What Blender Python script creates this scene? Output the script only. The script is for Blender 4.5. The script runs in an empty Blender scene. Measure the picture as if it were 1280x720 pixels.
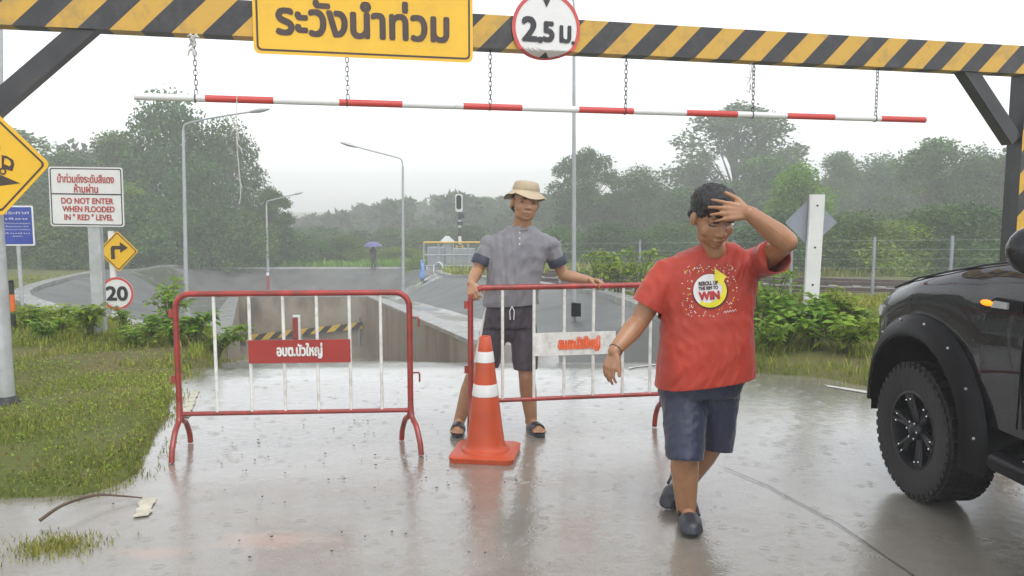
import bpy, bmesh, math, random
import numpy as np
from mathutils import Vector, Matrix, Quaternion
from mathutils.bvhtree import BVHTree

R = math.radians
sc = bpy.context.scene
COL = sc.collection

# ------------------------------------------------------------------ camera
CAM_H = 1.58
PITCH = math.atan(104 / 1000)
cd = bpy.data.cameras.new('camera'); cam = bpy.data.objects.new('camera', cd); COL.objects.link(cam)
cd.sensor_width = 36; cd.lens = 28.125; cd.clip_start = 0.05; cd.clip_end = 5000
cam.location = (0, 0, CAM_H); cam.rotation_euler = (R(90) - PITCH, 0, 0)
sc.camera = cam

# ------------------------------------------------------------------ light: overcast rain
SUN_EL, SUN_AZ = R(62), R(150)
w = bpy.data.worlds.new("World"); sc.world = w; w.use_nodes = True
nt = w.node_tree; bg = nt.nodes['Background']
sky = nt.nodes.new('ShaderNodeTexSky'); sky.sky_type = 'NISHITA'; sky.sun_disc = False
sky.sun_elevation = SUN_EL; sky.sun_rotation = SUN_AZ
sky.dust_density = 1; sky.air_density = 1; sky.ozone_density = 1.0
hs = nt.nodes.new('ShaderNodeHueSaturation'); hs.inputs['Saturation'].default_value = 0.17
nt.links.new(sky.outputs[0], hs.inputs['Color']); nt.links.new(hs.outputs[0], bg.inputs[0])
bg.inputs[1].default_value = 0.15
sd_ = bpy.data.lights.new('sun', 'SUN'); sun = bpy.data.objects.new('sun', sd_); COL.objects.link(sun)
sd_.energy = 0.5; sd_.angle = R(40); sd_.color = (1, 0.98, 0.94)
sun.rotation_euler = Vector((-math.sin(SUN_AZ) * math.cos(SUN_EL), -math.cos(SUN_AZ) * math.cos(SUN_EL), -math.sin(SUN_EL))).to_track_quat('-Z', 'Y').to_euler()
vs = sc.view_settings; vs.view_transform = 'Standard'; vs.look = 'None'; vs.gamma = 1; vs.use_curve_mapping = False
vs.exposure = 1.08
sc.cycles.max_bounces = 8; sc.cycles.diffuse_bounces = 3; sc.cycles.glossy_bounces = 3; sc.cycles.volume_bounces = 4
sc.cycles.transparent_max_bounces = 6; sc.cycles.use_denoising = True
sc.cycles.caustics_reflective = False; sc.cycles.caustics_refractive = False
HAZE = 0.0040

# ------------------------------------------------------------------ picture <-> place
_F = Vector((0, math.cos(PITCH), -math.sin(PITCH))); _U = Vector((0, math.sin(PITCH), math.cos(PITCH))); _RT = Vector((1, 0, 0))
CAMP = Vector((0, 0, CAM_H))
def ray(px, py): return _F + _RT * ((px - 640) / 1000) + _U * ((360 - py) / 1000)
def pix(px, py, Y):
    d = ray(px, py); return CAMP + d * (Y / d.y)
def pixg(px, py, z=0.0):
    d = ray(px, py); return CAMP + d * ((z - CAM_H) / d.z)
def onplane(px, py, p0, n):
    d = ray(px, py); return CAMP + d * ((p0 - CAMP).dot(n) / d.dot(n))
def pxX(px, Y, z):
    # X that projects at column px for a point at depth Y, height z
    dep = Y * math.cos(PITCH) - (z - CAM_H) * math.sin(PITCH)
    return (px - 640) / 1000 * dep
def pyz(py, Y): return pix(640, py, Y).z

# ------------------------------------------------------------------ materials
def _nodes(name):
    m = bpy.data.materials.new(name); m.use_nodes = True
    return m, m.node_tree, m.node_tree.nodes['Principled BSDF']
def N(nt, t, **k):
    n = nt.nodes.new(t)
    for a, b in k.items(): setattr(n, a, b)
    return n
def ramp(nt, fac, stops):
    r = N(nt, 'ShaderNodeValToRGB'); e = r.color_ramp.elements
    while len(e) < len(stops): e.new(0.5)
    for q, (p, c) in zip(e, stops): q.position = p; q.color = (*c, 1) if len(c) == 3 else c
    nt.links.new(fac, r.inputs[0]); return r.outputs[0]
def noise(nt, scale, detail=4, vec=None, dim='3D', rough=0.5):
    n = N(nt, 'ShaderNodeTexNoise'); n.inputs['Scale'].default_value = scale; n.inputs['Detail'].default_value = detail
    n.inputs['Roughness'].default_value = rough
    if vec is not None: nt.links.new(vec, n.inputs['Vector'])
    return n.outputs[0]
def mapped(nt, scale=(1, 1, 1), src='Object', rot=(0, 0, 0)):
    tc = N(nt, 'ShaderNodeTexCoord'); mp = N(nt, 'ShaderNodeMapping'); mp.inputs['Scale'].default_value = scale; mp.inputs['Rotation'].default_value = rot
    nt.links.new(tc.outputs[src], mp.inputs[0]); return mp.outputs[0]
def bump(nt, bsdf, h, strength=0.3, dist=0.01):
    b = N(nt, 'ShaderNodeBump'); b.inputs['Strength'].default_value = strength; b.inputs['Distance'].default_value = dist
    nt.links.new(h, b.inputs['Height']); nt.links.new(b.outputs[0], bsdf.inputs['Normal']); return b
def mix(nt, fac, a, b, mode='MIX'):
    m = N(nt, 'ShaderNodeMix', data_type='RGBA', blend_type=mode)
    for s, v in ((0, fac), (6, a), (7, b)):
        if isinstance(v, (int, float)): m.inputs[s].default_value = v
        elif isinstance(v, tuple): m.inputs[s].default_value = (*v, 1)
        else: nt.links.new(v, m.inputs[s])
    return m.outputs[2]
def math_(nt, op, a, b=None):
    m = N(nt, 'ShaderNodeMath', operation=op)
    for i, v in ((0, a), (1, b)):
        if v is None: continue
        if isinstance(v, (int, float)): m.inputs[i].default_value = v
        else: nt.links.new(v, m.inputs[i])
    return m.outputs[0]

def mat(name, col, rough=0.5, var=0.15, scale=6, metal=0, spec=0.5, coat=0, bmp=0, bscale=40, dirt=None, dscale=2.5, damt=0.5):
    m, nt, b = _nodes(name)
    v = mapped(nt)
    n = noise(nt, scale, 5, v)
    lo = tuple(c * (1 - var) for c in col); hi = tuple(min(1, c * (1 + var)) for c in col)
    c = ramp(nt, n, [(0.3, lo), (0.7, hi)])
    if dirt:
        d = ramp(nt, noise(nt, dscale, 8, v, rough=0.7), [(0.45, (0, 0, 0)), (0.75, (damt,) * 3)])
        c = mix(nt, d, c, dirt)
    nt.links.new(c, b.inputs['Base Color'])
    b.inputs['Roughness'].default_value = rough; b.inputs['Metallic'].default_value = metal
    b.inputs['Specular IOR Level'].default_value = spec; b.inputs['Coat Weight'].default_value = coat; b.inputs['Coat Roughness'].default_value = 0.05
    if bmp: bump(nt, b, noise(nt, bscale, 5, v), bmp, 0.01)
    return m

def stripes(name, ca, cb, period, axis=(1, 0, -1), rough=0.45, off=0.0, dirt=0.6):
    m, nt, b = _nodes(name)
    tc = N(nt, 'ShaderNodeTexCoord'); s = N(nt, 'ShaderNodeSeparateXYZ'); nt.links.new(tc.outputs['Object'], s.inputs[0])
    t = math_(nt, 'ADD', math_(nt, 'MULTIPLY', s.outputs[0], axis[0] / period), math_(nt, 'MULTIPLY', s.outputs[2], axis[2] / period))
    t = math_(nt, 'ADD', t, math_(nt, 'MULTIPLY', s.outputs[1], axis[1] / period))
    t = math_(nt, 'FRACT', math_(nt, 'ADD', t, 100 + off))
    f = math_(nt, 'GREATER_THAN', t, 0.5)
    c = mix(nt, f, ca, cb)
    d = ramp(nt, noise(nt, 5, 8, tc.outputs['Object'], rough=0.7), [(0.5, (0, 0, 0)), (0.8, (dirt,) * 3)])
    c = mix(nt, d, c, (0.12, 0.11, 0.09))
    nt.links.new(c, b.inputs['Base Color']); b.inputs['Roughness'].default_value = rough
    return m

def leafmat(name, a, b_, rough=0.6, spec=0.15, trans=0.2):
    m, nt, b = _nodes(name)
    g = N(nt, 'ShaderNodeNewGeometry')
    oi = N(nt, 'ShaderNodeObjectInfo')
    c = ramp(nt, g.outputs['Random Per Island'], [(0.0, a), (1.0, b_)])
    n = noise(nt, 0.35, 3, N(nt, 'ShaderNodeTexCoord').outputs['Object'])
    h = N(nt, 'ShaderNodeHueSaturation'); nt.links.new(c, h.inputs['Color'])
    nt.links.new(math_(nt, 'ADD', 0.25, math_(nt, 'MULTIPLY', n, 1.5)), h.inputs['Value'])
    nt.links.new(math_(nt, 'ADD', 0.48, math_(nt, 'MULTIPLY', oi.outputs['Random'], 0.035)), h.inputs['Hue'])
    nt.links.new(h.outputs[0], b.inputs['Base Color'])
    b.inputs['Roughness'].default_value = rough; b.inputs['Specular IOR Level'].default_value = spec
    if trans:
        t = N(nt, 'ShaderNodeBsdfTranslucent'); nt.links.new(h.outputs[0], t.inputs[0])
        mx = N(nt, 'ShaderNodeMixShader'); mx.inputs[0].default_value = trans
        nt.links.new(b.outputs[0], mx.inputs[1]); nt.links.new(t.outputs[0], mx.inputs[2])
        nt.links.new(mx.outputs[0], nt.nodes['Material Output'].inputs[0])
    return m

def wet_concrete(name, base, dark, stain, muds=()):
    m, nt, b = _nodes(name)
    v = mapped(nt)
    n1 = noise(nt, 0.55, 6, v, rough=0.6); n2 = noise(nt, 9, 6, v, rough=0.7); n3 = noise(nt, 0.9, 5, mapped(nt, (1, 1.6, 1)), rough=0.55)
    c = ramp(nt, n1, [(0.3, dark), (0.65, base)])
    c = mix(nt, math_(nt, 'MULTIPLY', n2, 0.6), c, tuple(x * 0.5 for x in base))
    c = mix(nt, ramp(nt, noise(nt, 70, 3, v, rough=0.7), [(0.55, (0, 0, 0)), (0.75, (0.45,) * 3)]), c, (0.10, 0.09, 0.075))
    c = mix(nt, ramp(nt, n3, [(0.52, (0, 0, 0)), (0.7, (0.6,) * 3)]), c, stain)
    sp = N(nt, 'ShaderNodeSeparateXYZ'); nt.links.new(v, sp.inputs[0])
    for mx_, my_, rx_, ry_ in muds:
        ux = math_(nt, 'MULTIPLY', math_(nt, 'SUBTRACT', sp.outputs[0], mx_), 1 / rx_); uy = math_(nt, 'MULTIPLY', math_(nt, 'SUBTRACT', sp.outputs[1], my_), 1 / ry_)
        dd = math_(nt, 'SQRT', math_(nt, 'ADD', math_(nt, 'MULTIPLY', ux, ux), math_(nt, 'MULTIPLY', uy, uy)))
        dd = math_(nt, 'ADD', dd, math_(nt, 'MULTIPLY', noise(nt, 4.5, 6, v, rough=0.65), 0.9))
        c = mix(nt, ramp(nt, dd, [(0.75, (0.8,) * 3), (1.0, (0, 0, 0))] if False else [(0.55, (0.75,) * 3), (0.98, (0, 0, 0))]), c, (0.36, 0.25, 0.18))
    nt.links.new(c, b.inputs['Base Color'])
    b.inputs['Roughness'].default_value = 0.22
    b.inputs['Coat Weight'].default_value = 1; b.inputs['Coat IOR'].default_value = 1.6
    pud = ramp(nt, noise(nt, 0.5, 5, mapped(nt, (1.0, 0.8, 1)), rough=0.55), [(0.38, (0, 0, 0)), (0.56, (1, 1, 1))])
    rr = ramp(nt, pud, [(0.0, (0.28,) * 3), (1.0, (0.04,) * 3)])
    nt.links.new(rr, b.inputs['Coat Roughness'])
    # water film: tiny rings from the rain and a wandering surface
    vor = N(nt, 'ShaderNodeTexVoronoi'); vor.inputs['Scale'].default_value = 6.5; nt.links.new(v, vor.inputs[0])
    rings = math_(nt, 'MULTIPLY', math_(nt, 'SINE', math_(nt, 'MULTIPLY', vor.outputs['Distance'], 55.0)),
                  math_(nt, 'MAXIMUM', 0.0, math_(nt, 'SUBTRACT', 0.5, vor.outputs['Distance'])))
    hgt = math_(nt, 'ADD', math_(nt, 'MULTIPLY', rings, 0.5), math_(nt, 'ADD', noise(nt, 14, 3, v), math_(nt, 'MULTIPLY', noise(nt, 45, 3, v), 0.35)))
    bc = N(nt, 'ShaderNodeBump'); bc.inputs['Strength'].default_value = 0.2; bc.inputs['Distance'].default_value = 0.015
    nt.links.new(hgt, bc.inputs['Height']); nt.links.new(bc.outputs[0], b.inputs['Coat Normal'])
    bump(nt, b, n2, 0.12, 0.01)
    return m

M = {}
M['road'] = wet_concrete('wet_concrete_road', (0.34, 0.32, 0.275), (0.20, 0.18, 0.145), (0.20, 0.16, 0.11), [(*pixg(335, 676).xy, .62, .24), (*pixg(190, 690).xy, .40, .17)])
M['bank'] = mat('grey_shotcrete', (0.13, 0.135, 0.126), 0.6, 0.35, 1.2, spec=0.25, bmp=0.9, bscale=5, dirt=(0.07, 0.075, 0.06), dscale=0.6, damt=0.85)
b_ = M['bank'].node_tree.nodes['Principled BSDF']; b_.inputs['Coat Weight'].default_value = .15; b_.inputs['Coat Roughness'].default_value = .35; b_.inputs['Coat IOR'].default_value = 1.5
M['coping'] = mat('pale_wet_concrete', (0.36, 0.36, 0.35), 0.2, 0.2, 3, bmp=0.2, dirt=(0.2, 0.19, 0.16))
def mud_wall():
    m, nt, b = _nodes('mud_stained_wall')
    n = noise(nt, 0.9, 8, mapped(nt, (.8, .8, 0.9)), rough=0.62)
    c = ramp(nt, n, [(0.3, (0.20, 0.175, 0.13)), (0.5, (0.30, 0.25, 0.185)), (0.72, (0.35, 0.33, 0.28))])
    g = N(nt, 'ShaderNodeNewGeometry'); s = N(nt, 'ShaderNodeSeparateXYZ'); nt.links.new(g.outputs['Position'], s.inputs[0])
    st = ramp(nt, math_(nt, 'ADD', noise(nt, 2.2, 6, mapped(nt, (.5, .5, 0.2))), math_(nt, 'MULTIPLY', s.outputs[2], 0.05)), [(0.42, (0, 0, 0)), (0.58, (0.75,) * 3)])
    c = mix(nt, st, c, (0.10, 0.09, 0.07))
    nt.links.new(c, b.inputs['Base Color']); b.inputs['Roughness'].default_value = 0.35
    bump(nt, b, noise(nt, 12, 6, mapped(nt)), 0.3, 0.01); return m
M['mudwall'] = mud_wall()
def water_mat(name, col, sc_=7):
    m, nt, b = _nodes(name)
    v = mapped(nt)
    c = ramp(nt, noise(nt, 0.4, 4, v), [(0.3, tuple(x * 0.8 for x in col)), (0.7, col)])
    nt.links.new(c, b.inputs['Base Color']); b.inputs['Roughness'].default_value = 0.06; b.inputs['IOR'].default_value = 1.33
    bump(nt, b, math_(nt, 'ADD', noise(nt, sc_, 4, v), math_(nt, 'MULTIPLY', noise(nt, sc_ * 4, 3, v), 0.5)), 0.35, 0.02); return m
M['water'] = water_mat('muddy_water', (0.30, 0.26, 0.20))
def ground_mat():
    m, nt, b = _nodes('grassy_soil')
    v = mapped(nt)
    c = ramp(nt, noise(nt, 0.35, 8, v, rough=0.65), [(0.3, (0.07, 0.105, 0.022)), (0.5, (0.12, 0.13, 0.038)), (0.64, (0.17, 0.135, 0.07))])
    c = mix(nt, ramp(nt, noise(nt, 3.5, 8, v, rough=0.7), [(0.5, (0, 0, 0)), (0.72, (0.6,) * 3)]), c, (0.17, 0.13, 0.07))
    nt.links.new(c, b.inputs['Base Color']); b.inputs['Roughness'].default_value = 0.8; b.inputs['Specular IOR Level'].default_value = 0.15
    bump(nt, b, noise(nt, 18, 8, v), 0.6, 0.03); return m
M['ground'] = ground_mat()
M['galv'] = mat('galvanised_steel', (0.50, 0.52, 0.53), 0.42, 0.15, 9, metal=0.35, dirt=(0.30, 0.28, 0.25), damt=0.6)
M['lampsteel'] = mat('dull_lamp_steel', (0.40, 0.42, 0.43), 0.45, 0.1, 5, metal=0.3)
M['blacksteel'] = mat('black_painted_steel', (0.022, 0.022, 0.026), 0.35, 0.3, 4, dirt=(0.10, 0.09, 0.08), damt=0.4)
M['yellow'] = mat('yellow_sign_sheet', (0.86, 0.50, 0.012), 0.3, 0.07, 1.5, dirt=(0.55, 0.32, 0.03), dscale=3, damt=0.45)
M['brownink'] = mat('brown_black_ink', (0.055, 0.03, 0.022), 0.4, 0.2, 8)
M['blackink'] = mat('black_ink', (0.02, 0.02, 0.022), 0.4, 0.2, 8)
M['whitesign'] = mat('white_sign_sheet', (0.78, 0.78, 0.76), 0.35, 0.06, 2, dirt=(0.5, 0.48, 0.45), damt=0.35)
M['redsign'] = mat('faded_red_sheet', (0.60, 0.07, 0.06), 0.4, 0.15, 4)
M['redink'] = mat('red_ink', (0.45, 0.06, 0.05), 0.5, 0.2, 6)
M['bluesign'] = mat('blue_sign_sheet', (0.025, 0.055, 0.33), 0.35, 0.15, 3)
M['backalu'] = mat('sign_back_aluminium', (0.30, 0.33, 0.38), 0.5, 0.12, 3, metal=0.2, dirt=(0.2, 0.2, 0.2))
M['redpaint'] = mat('red_barrier_paint', (0.33, 0.030, 0.022), 0.32, 0.25, 12, coat=0.2, dirt=(0.09, 0.045, 0.03), dscale=11, damt=0.95)
M['whitepaint'] = mat('chipped_white_paint', (0.78, 0.78, 0.74), 0.35, 0.08, 10, dirt=(0.25, 0.17, 0.12), dscale=14, damt=0.55)
M['plate_red'] = mat('red_plate', (0.36, 0.030, 0.022), 0.35, 0.15, 4, dirt=(0.2, 0.06, 0.05), damt=0.5)
M['orangepaint'] = mat('smudged_orange_letters', (0.85, 0.13, 0.03), 0.5, 0.2, 10)
M['cone'] = mat('faded_orange_rubber', (0.50, 0.068, 0.018), 0.42, 0.15, 5, dirt=(0.40, 0.10, 0.05), dscale=6, damt=0.6)
M['reflect'] = mat('grubby_reflective_band', (0.66, 0.66, 0.64), 0.35, 0.12, 8, dirt=(0.4, 0.35, 0.3))
M['skin'] = mat('tan_skin', (0.40, 0.215, 0.12), 0.38, 0.12, 14, spec=0.5, bmp=0.08, bscale=60)
M['skin_dark'] = mat('brown_skin', (0.37, 0.185, 0.095), 0.32, 0.12, 14, spec=0.5, bmp=0.08, bscale=60)
M['lip'] = mat('lip', (0.17, 0.06, 0.045), 0.4, 0.1, 20)
M['hair'] = mat('wet_black_hair', (0.012, 0.011, 0.012), 0.33, 0.4, 60, bmp=0.9, bscale=140)
M['eye'] = mat('dark_eye', (0.03, 0.018, 0.014), 0.3, 0.1, 20)
def cloth(name, col, dark, fold=0.6, wet=0.4, rough=0.55):
    m, nt, b = _nodes(name)
    v = mapped(nt, (1, 1, 0.35)); v2 = mapped(nt)
    n = noise(nt, 5.5, 5, v, rough=0.55)
    c = ramp(nt, noise(nt, 4, 6, v2), [(0.35, dark), (0.65, col)])
    nt.links.new(c, b.inputs['Base Color']); b.inputs['Roughness'].default_value = rough
    b.inputs['Sheen Weight'].default_value = 0.15
    h = math_(nt, 'ADD', n, math_(nt, 'MULTIPLY', noise(nt, 14, 4, mapped(nt, (1, 1, 0.5), rot=(0.3, 0.5, 0))), 0.45))
    bump(nt, b, h, fold, 0.03); return m
M['redshirt'] = cloth('wet_red_cotton', (0.48, 0.042, 0.017), (0.36, 0.028, 0.012), 0.5)
M['greyshirt'] = cloth('wet_grey_cotton', (0.235, 0.23, 0.245), (0.175, 0.172, 0.188), 0.5)
M['cuff'] = cloth('dark_navy_cuff', (0.035, 0.042, 0.065), (0.025, 0.03, 0.05), 0.3)
M['darkshorts'] = cloth('dark_maroon_grey_shorts', (0.062, 0.048, 0.062), (0.04, 0.032, 0.042), 0.6)
M['navyshorts'] = cloth('wet_navy_shorts', (0.022, 0.027, 0.062), (0.014, 0.017, 0.042), 0.5, rough=0.45)
M['hat'] = cloth('sand_cotton_hat', (0.50, 0.40, 0.26), (0.40, 0.32, 0.21), 0.25)
M['sandal'] = mat('dark_rubber_sandal', (0.03, 0.034, 0.045), 0.4, 0.2, 10)
M['rubber'] = mat('tyre_rubber', (0.012, 0.012, 0.013), 0.5, 0.25, 12, spec=0.3, bmp=0.3, bscale=30, dirt=(0.04, 0.036, 0.03), damt=0.4)
def carpaint():
    m, nt, b = _nodes('wet_black_car_paint')
    b.inputs['Base Color'].default_value = (0.004, 0.0045, 0.006, 1); b.inputs['Roughness'].default_value = 0.5; b.inputs['Specular IOR Level'].default_value = 0.1
    b.inputs['Coat Weight'].default_value = 0.9; b.inputs['Coat Roughness'].default_value = 0.02
    vo = N(nt, 'ShaderNodeTexVoronoi', feature='F1'); vo.inputs['Scale'].default_value = 85; nt.links.new(mapped(nt), vo.inputs[0])
    d = ramp(nt, vo.outputs['Distance'], [(0.0, (1, 1, 1)), (0.22, (0, 0, 0))])
    bp = N(nt, 'ShaderNodeBump'); bp.inputs['Strength'].default_value = 0.12; bp.inputs['Distance'].default_value = 0.002
    nt.links.new(d, bp.inputs['Height']); nt.links.new(bp.outputs[0], b.inputs['Coat Normal']); return m
M['car'] = carpaint()
M['blackplastic'] = mat('black_plastic', (0.008, 0.008, 0.009), 0.36, 0.2, 8, spec=0.15, bmp=0.1, bscale=60)
M['matteblack'] = mat('matt_black_alloy', (0.016, 0.017, 0.019), 0.4, 0.2, 8, metal=0.3)
M['chrome'] = mat('chrome_bolt', (0.75, 0.76, 0.78), 0.15, 0.05, 8, metal=1)
M['glass'] = mat('dark_tinted_glass', (0.01, 0.012, 0.013), 0.04, 0.1, 2, coat=0.5)
M['lens'] = mat('clear_lamp_lens', (0.55, 0.58, 0.58), 0.1, 0.1, 8, coat=1)
def emis(name, col, s):
    m, nt, b = _nodes(name)
    b.inputs['Base Color'].default_value = (*col, 1); b.inputs['Emission Color'].default_value = (*col, 1); b.inputs['Emission Strength'].default_value = s
    return m
M['amber'] = emis('lit_amber_lamp', (1.0, 0.20, 0.004), 1.1)
M['bark'] = mat('dark_bark', (0.10, 0.085, 0.07), 0.7, 0.3, 4, bmp=0.5, bscale=12)
M['stem'] = mat('green_stem', (0.10, 0.11, 0.04), 0.6, 0.25, 8)
M['leaf_dark'] = leafmat('dark_tree_leaves', (0.03, 0.09, 0.016), (0.09, 0.185, 0.034))
M['leaf_mid'] = leafmat('mid_tree_leaves', (0.045, 0.125, 0.018), (0.12, 0.235, 0.04))
M['leaf_light'] = leafmat('yellow_green_leaves', (0.11, 0.22, 0.02), (0.24, 0.36, 0.04), trans=0.3)
M['leaf_far'] = leafmat('far_wood_leaves', (0.03, 0.075, 0.02), (0.07, 0.13, 0.034))
M['leaf_shrub'] = leafmat('fresh_shrub_leaves', (0.13, 0.26, 0.018), (0.32, 0.47, 0.05), rough=0.45, spec=0.25, trans=0.35)
M['grass'] = leafmat('grass_blades', (0.13, 0.20, 0.022), (0.36, 0.36, 0.07), rough=0.6, trans=0.3)
M['paintline'] = mat('worn_yellow_white_line', (0.52, 0.48, 0.36), 0.4, 0.2, 8, dirt=(0.25, 0.23, 0.19), dscale=12, damt=1.0)
M['whiteline'] = mat('worn_white_line', (0.62, 0.61, 0.56), 0.4, 0.2, 8, dirt=(0.35, 0.33, 0.3), dscale=7, damt=0.8)
M['joint'] = mat('dark_joint', (0.09, 0.085, 0.075), 0.4, 0.3, 8)
M['mudpatch'] = water_mat('reddish_mud_film', (0.33, 0.215, 0.15), 9)
M['ballast'] = mat('grey_ballast', (0.22, 0.215, 0.21), 0.7, 0.5, 6, bmp=1, bscale=9, dirt=(0.12, 0.11, 0.1))
M['rail'] = mat('rusty_rail', (0.10, 0.075, 0.065), 0.4, 0.3, 6, metal=0.4)
M['sleeper'] = mat('concrete_sleeper', (0.26, 0.25, 0.235), 0.6, 0.2, 5)
M['blueplastic'] = mat('pale_blue_raincoat', (0.17, 0.32, 0.62), 0.25, 0.15, 8)
M['umbrella'] = mat('violet_blue_umbrella_cloth', (0.11, 0.11, 0.27), 0.4, 0.2, 8)
M['darkcloth'] = mat('dark_clothes', (0.04, 0.042, 0.05), 0.6, 0.2, 8)
M['greypanel'] = mat('grey_mesh_panel', (0.30, 0.32, 0.33), 0.5, 0.15, 6)
M['yellowpaint'] = mat('yellow_rail_paint', (0.62, 0.42, 0.06), 0.45, 0.15, 6)
M['twig'] = mat('dead_brown_stick', (0.10, 0.065, 0.04), 0.6, 0.3, 10)
M['string'] = mat('dirty_white_string', (0.55, 0.54, 0.50), 0.7, 0.2, 20)
M['stone'] = mat('dark_pebbles', (0.06, 0.055, 0.05), 0.5, 0.3, 12)
M['hazard'] = stripes('black_yellow_stripes', (0.025, 0.025, 0.03), (0.62, 0.36, 0.045), 0.46, (1, 0, -1), off=0.12)
M['hazard_post'] = stripes('post_black_yellow_stripes', (0.022, 0.022, 0.026), (0.66, 0.38, 0.03), 0.46, (-1, 0, 1))
M['hazard_rail'] = stripes('rail_black_yellow_stripes', (0.025, 0.024, 0.022), (0.66, 0.44, 0.03), 0.62, (1, 0, -1))
M['guide'] = stripes('black_orange_bands', (0.03, 0.03, 0.03), (0.80, 0.16, 0.03), 0.42, (0, 0, 1))
M['redwhite'] = stripes('red_white_bands', (0.62, 0.07, 0.05), (0.72, 0.72, 0.70), 0.8, (0, 0, 1))
M['mast'] = stripes('black_white_bands', (0.04, 0.04, 0.045), (0.72, 0.73, 0.73), 0.9, (0, 0, 1))

# ------------------------------------------------------------------ mesh helpers
class MB:
    def __init__(s): s.v = []; s.f = []; s.mi = []; s.cur = 0
    def add(s, vs, fs):
        b = len(s.v); s.v += [tuple(x) for x in vs]; s.f += [tuple(b + i for i in f) for f in fs]; s.mi += [s.cur] * len(fs)
    def box(s, c, d, rot=None):
        x, y, z = (q / 2 for q in d); c = Vector(c)
        vs = [Vector(p) for p in ((-x, -y, -z), (x, -y, -z), (x, y, -z), (-x, y, -z), (-x, -y, z), (x, -y, z), (x, y, z), (-x, y, z))]
        if rot is not None: vs = [rot @ p for p in vs]
        s.add([c + p for p in vs], [(3, 2, 1, 0), (4, 5, 6, 7), (0, 1, 5, 4), (1, 2, 6, 5), (2, 3, 7, 6), (3, 0, 4, 7)])
    def loft(s, rings, cap=True, closed=False):
        n = len(rings[0]); base = len(s.v)
        vs = [p for r in rings for p in r]; fs = []
        m = len(rings)
        for i in range(m if closed else m - 1):
            for j in range(n):
                a = i * n + j; b = i * n + (j + 1) % n; c = ((i + 1) % m) * n + (j + 1) % n; d = ((i + 1) % m) * n + j
                fs.append((a, b, c, d))
        if cap and not closed:
            fs.append(tuple(range(n - 1, -1, -1))); fs.append(tuple((m - 1) * n + j for j in range(n)))
        s.add(vs, fs)
    def tube(s, pts, r, n=10, cap=True, closed=False):
        pts = [Vector(p) for p in pts]; m = len(pts); rs = r if isinstance(r, (list, tuple)) else [r] * m
        rings = []; up = None
        for i, p in enumerate(pts):
            t = (pts[(i + 1) % m] - pts[i - 1]) if closed else (pts[min(i + 1, m - 1)] - pts[max(i - 1, 0)])
            t.normalize()
            if up is None: up = Vector((0, 0, 1)) if abs(t.z) < 0.9 else Vector((0, 1, 0))
            a = up - t * up.dot(t)
            if a.length < 1e-4: a = t.orthogonal()
            a.normalize(); b = t.cross(a); up = a
            rings.append([p + (a * math.cos(q) + b * math.sin(q)) * rs[i] for q in (2 * math.pi * k / n for k in range(n))])
        s.loft(rings, cap, closed)
    def capsule(s, p0, r0, p1, r1, n=14, flat=1.0, side=None):
        p0, p1 = Vector(p0), Vector(p1); t = p1 - p0
        t = t.normalized() if t.length > 1e-6 else Vector((0, 0, 1))
        a = Vector(side) if side is not None else t.orthogonal()
        a = (a - t * a.dot(t)).normalized(); b = t.cross(a); rings = []
        for k in range(5):
            q = math.pi / 2 * (k + 0.3) / 5; rings.append((p0 - t * r0 * math.cos(q), r0 * math.sin(q)))
        L = (p1 - p0).length; m = max(2, int(L / 0.05) + 1)
        for k in range(m + 1):
            f = k / m; rings.append((p0.lerp(p1, f), r0 + (r1 - r0) * f))
        for k in range(4, -1, -1):
            q = math.pi / 2 * (k + 0.3) / 5; rings.append((p1 + t * r1 * math.cos(q), r1 * math.sin(q)))
        s.loft([[c + (a * math.cos(w_) + b * math.sin(w_) * flat) * rr for w_ in (2 * math.pi * j / n for j in range(n))] for c, rr in rings])
    def ellip(s, c, rad, rot=None, n=16, m=10):
        c = Vector(c); rings = []
        for i in range(m):
            th = math.pi * (i + 0.35) / (m - 0.3)
            ring = []
            for j in range(n):
                ph = 2 * math.pi * j / n
                p = Vector((rad[0] * math.sin(th) * math.cos(ph), rad[1] * math.sin(th) * math.sin(ph), -rad[2] * math.cos(th)))
                ring.append(c + (rot @ p if rot is not None else p))
            rings.append(ring)
        s.loft(rings)
    def prism(s, poly, depth, f):
        # polygon poly (x,z) extruded; f(x,z,d)->point ; d from 0 to depth
        n = len(poly); vs = [f(x, z, 0) for x, z in poly] + [f(x, z, depth) for x, z in poly]
        s.add(vs, [tuple(range(n)), tuple(range(2 * n - 1, n - 1, -1))] + [(j, j + n, (j + 1) % n + n, (j + 1) % n) for j in range(n)])
    def lathe(s, prof, c=(0, 0, 0), n=24):
        c = Vector(c)
        s.loft([[c + Vector((r * math.cos(2 * math.pi * j / n), r * math.sin(2 * math.pi * j / n), z)) for j in range(n)] for r, z in prof])
    def build(s, name, material, parent=None, smooth=True, angle=35, loc=None):
        me = bpy.data.meshes.new(name); me.from_pydata(s.v, [], s.f)
        for m in (material if isinstance(material, list) else [material]): me.materials.append(m)
        if isinstance(material, list): me.polygons.foreach_set('material_index', s.mi)
        bm = bmesh.new(); bm.from_mesh(me); bmesh.ops.recalc_face_normals(bm, faces=bm.faces); bm.to_mesh(me); bm.free()
        if smooth:
            me.polygons.foreach_set('use_smooth', [True] * len(me.polygons)); me.set_sharp_from_angle(angle=R(angle))
        return link(name, me, parent, loc)
def link(name, me, parent=None, loc=None):
    o = bpy.data.objects.new(name, me); COL.objects.link(o)
    if parent is not None: o.parent = parent
    if loc is not None: o.location = loc
    return o
def tag(o, label=None, cat=None, group=None, kind=None):
    if label: o['label'] = label
    if cat: o['category'] = cat
    if group: o['group'] = group
    if kind: o['kind'] = kind
    return o
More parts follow.
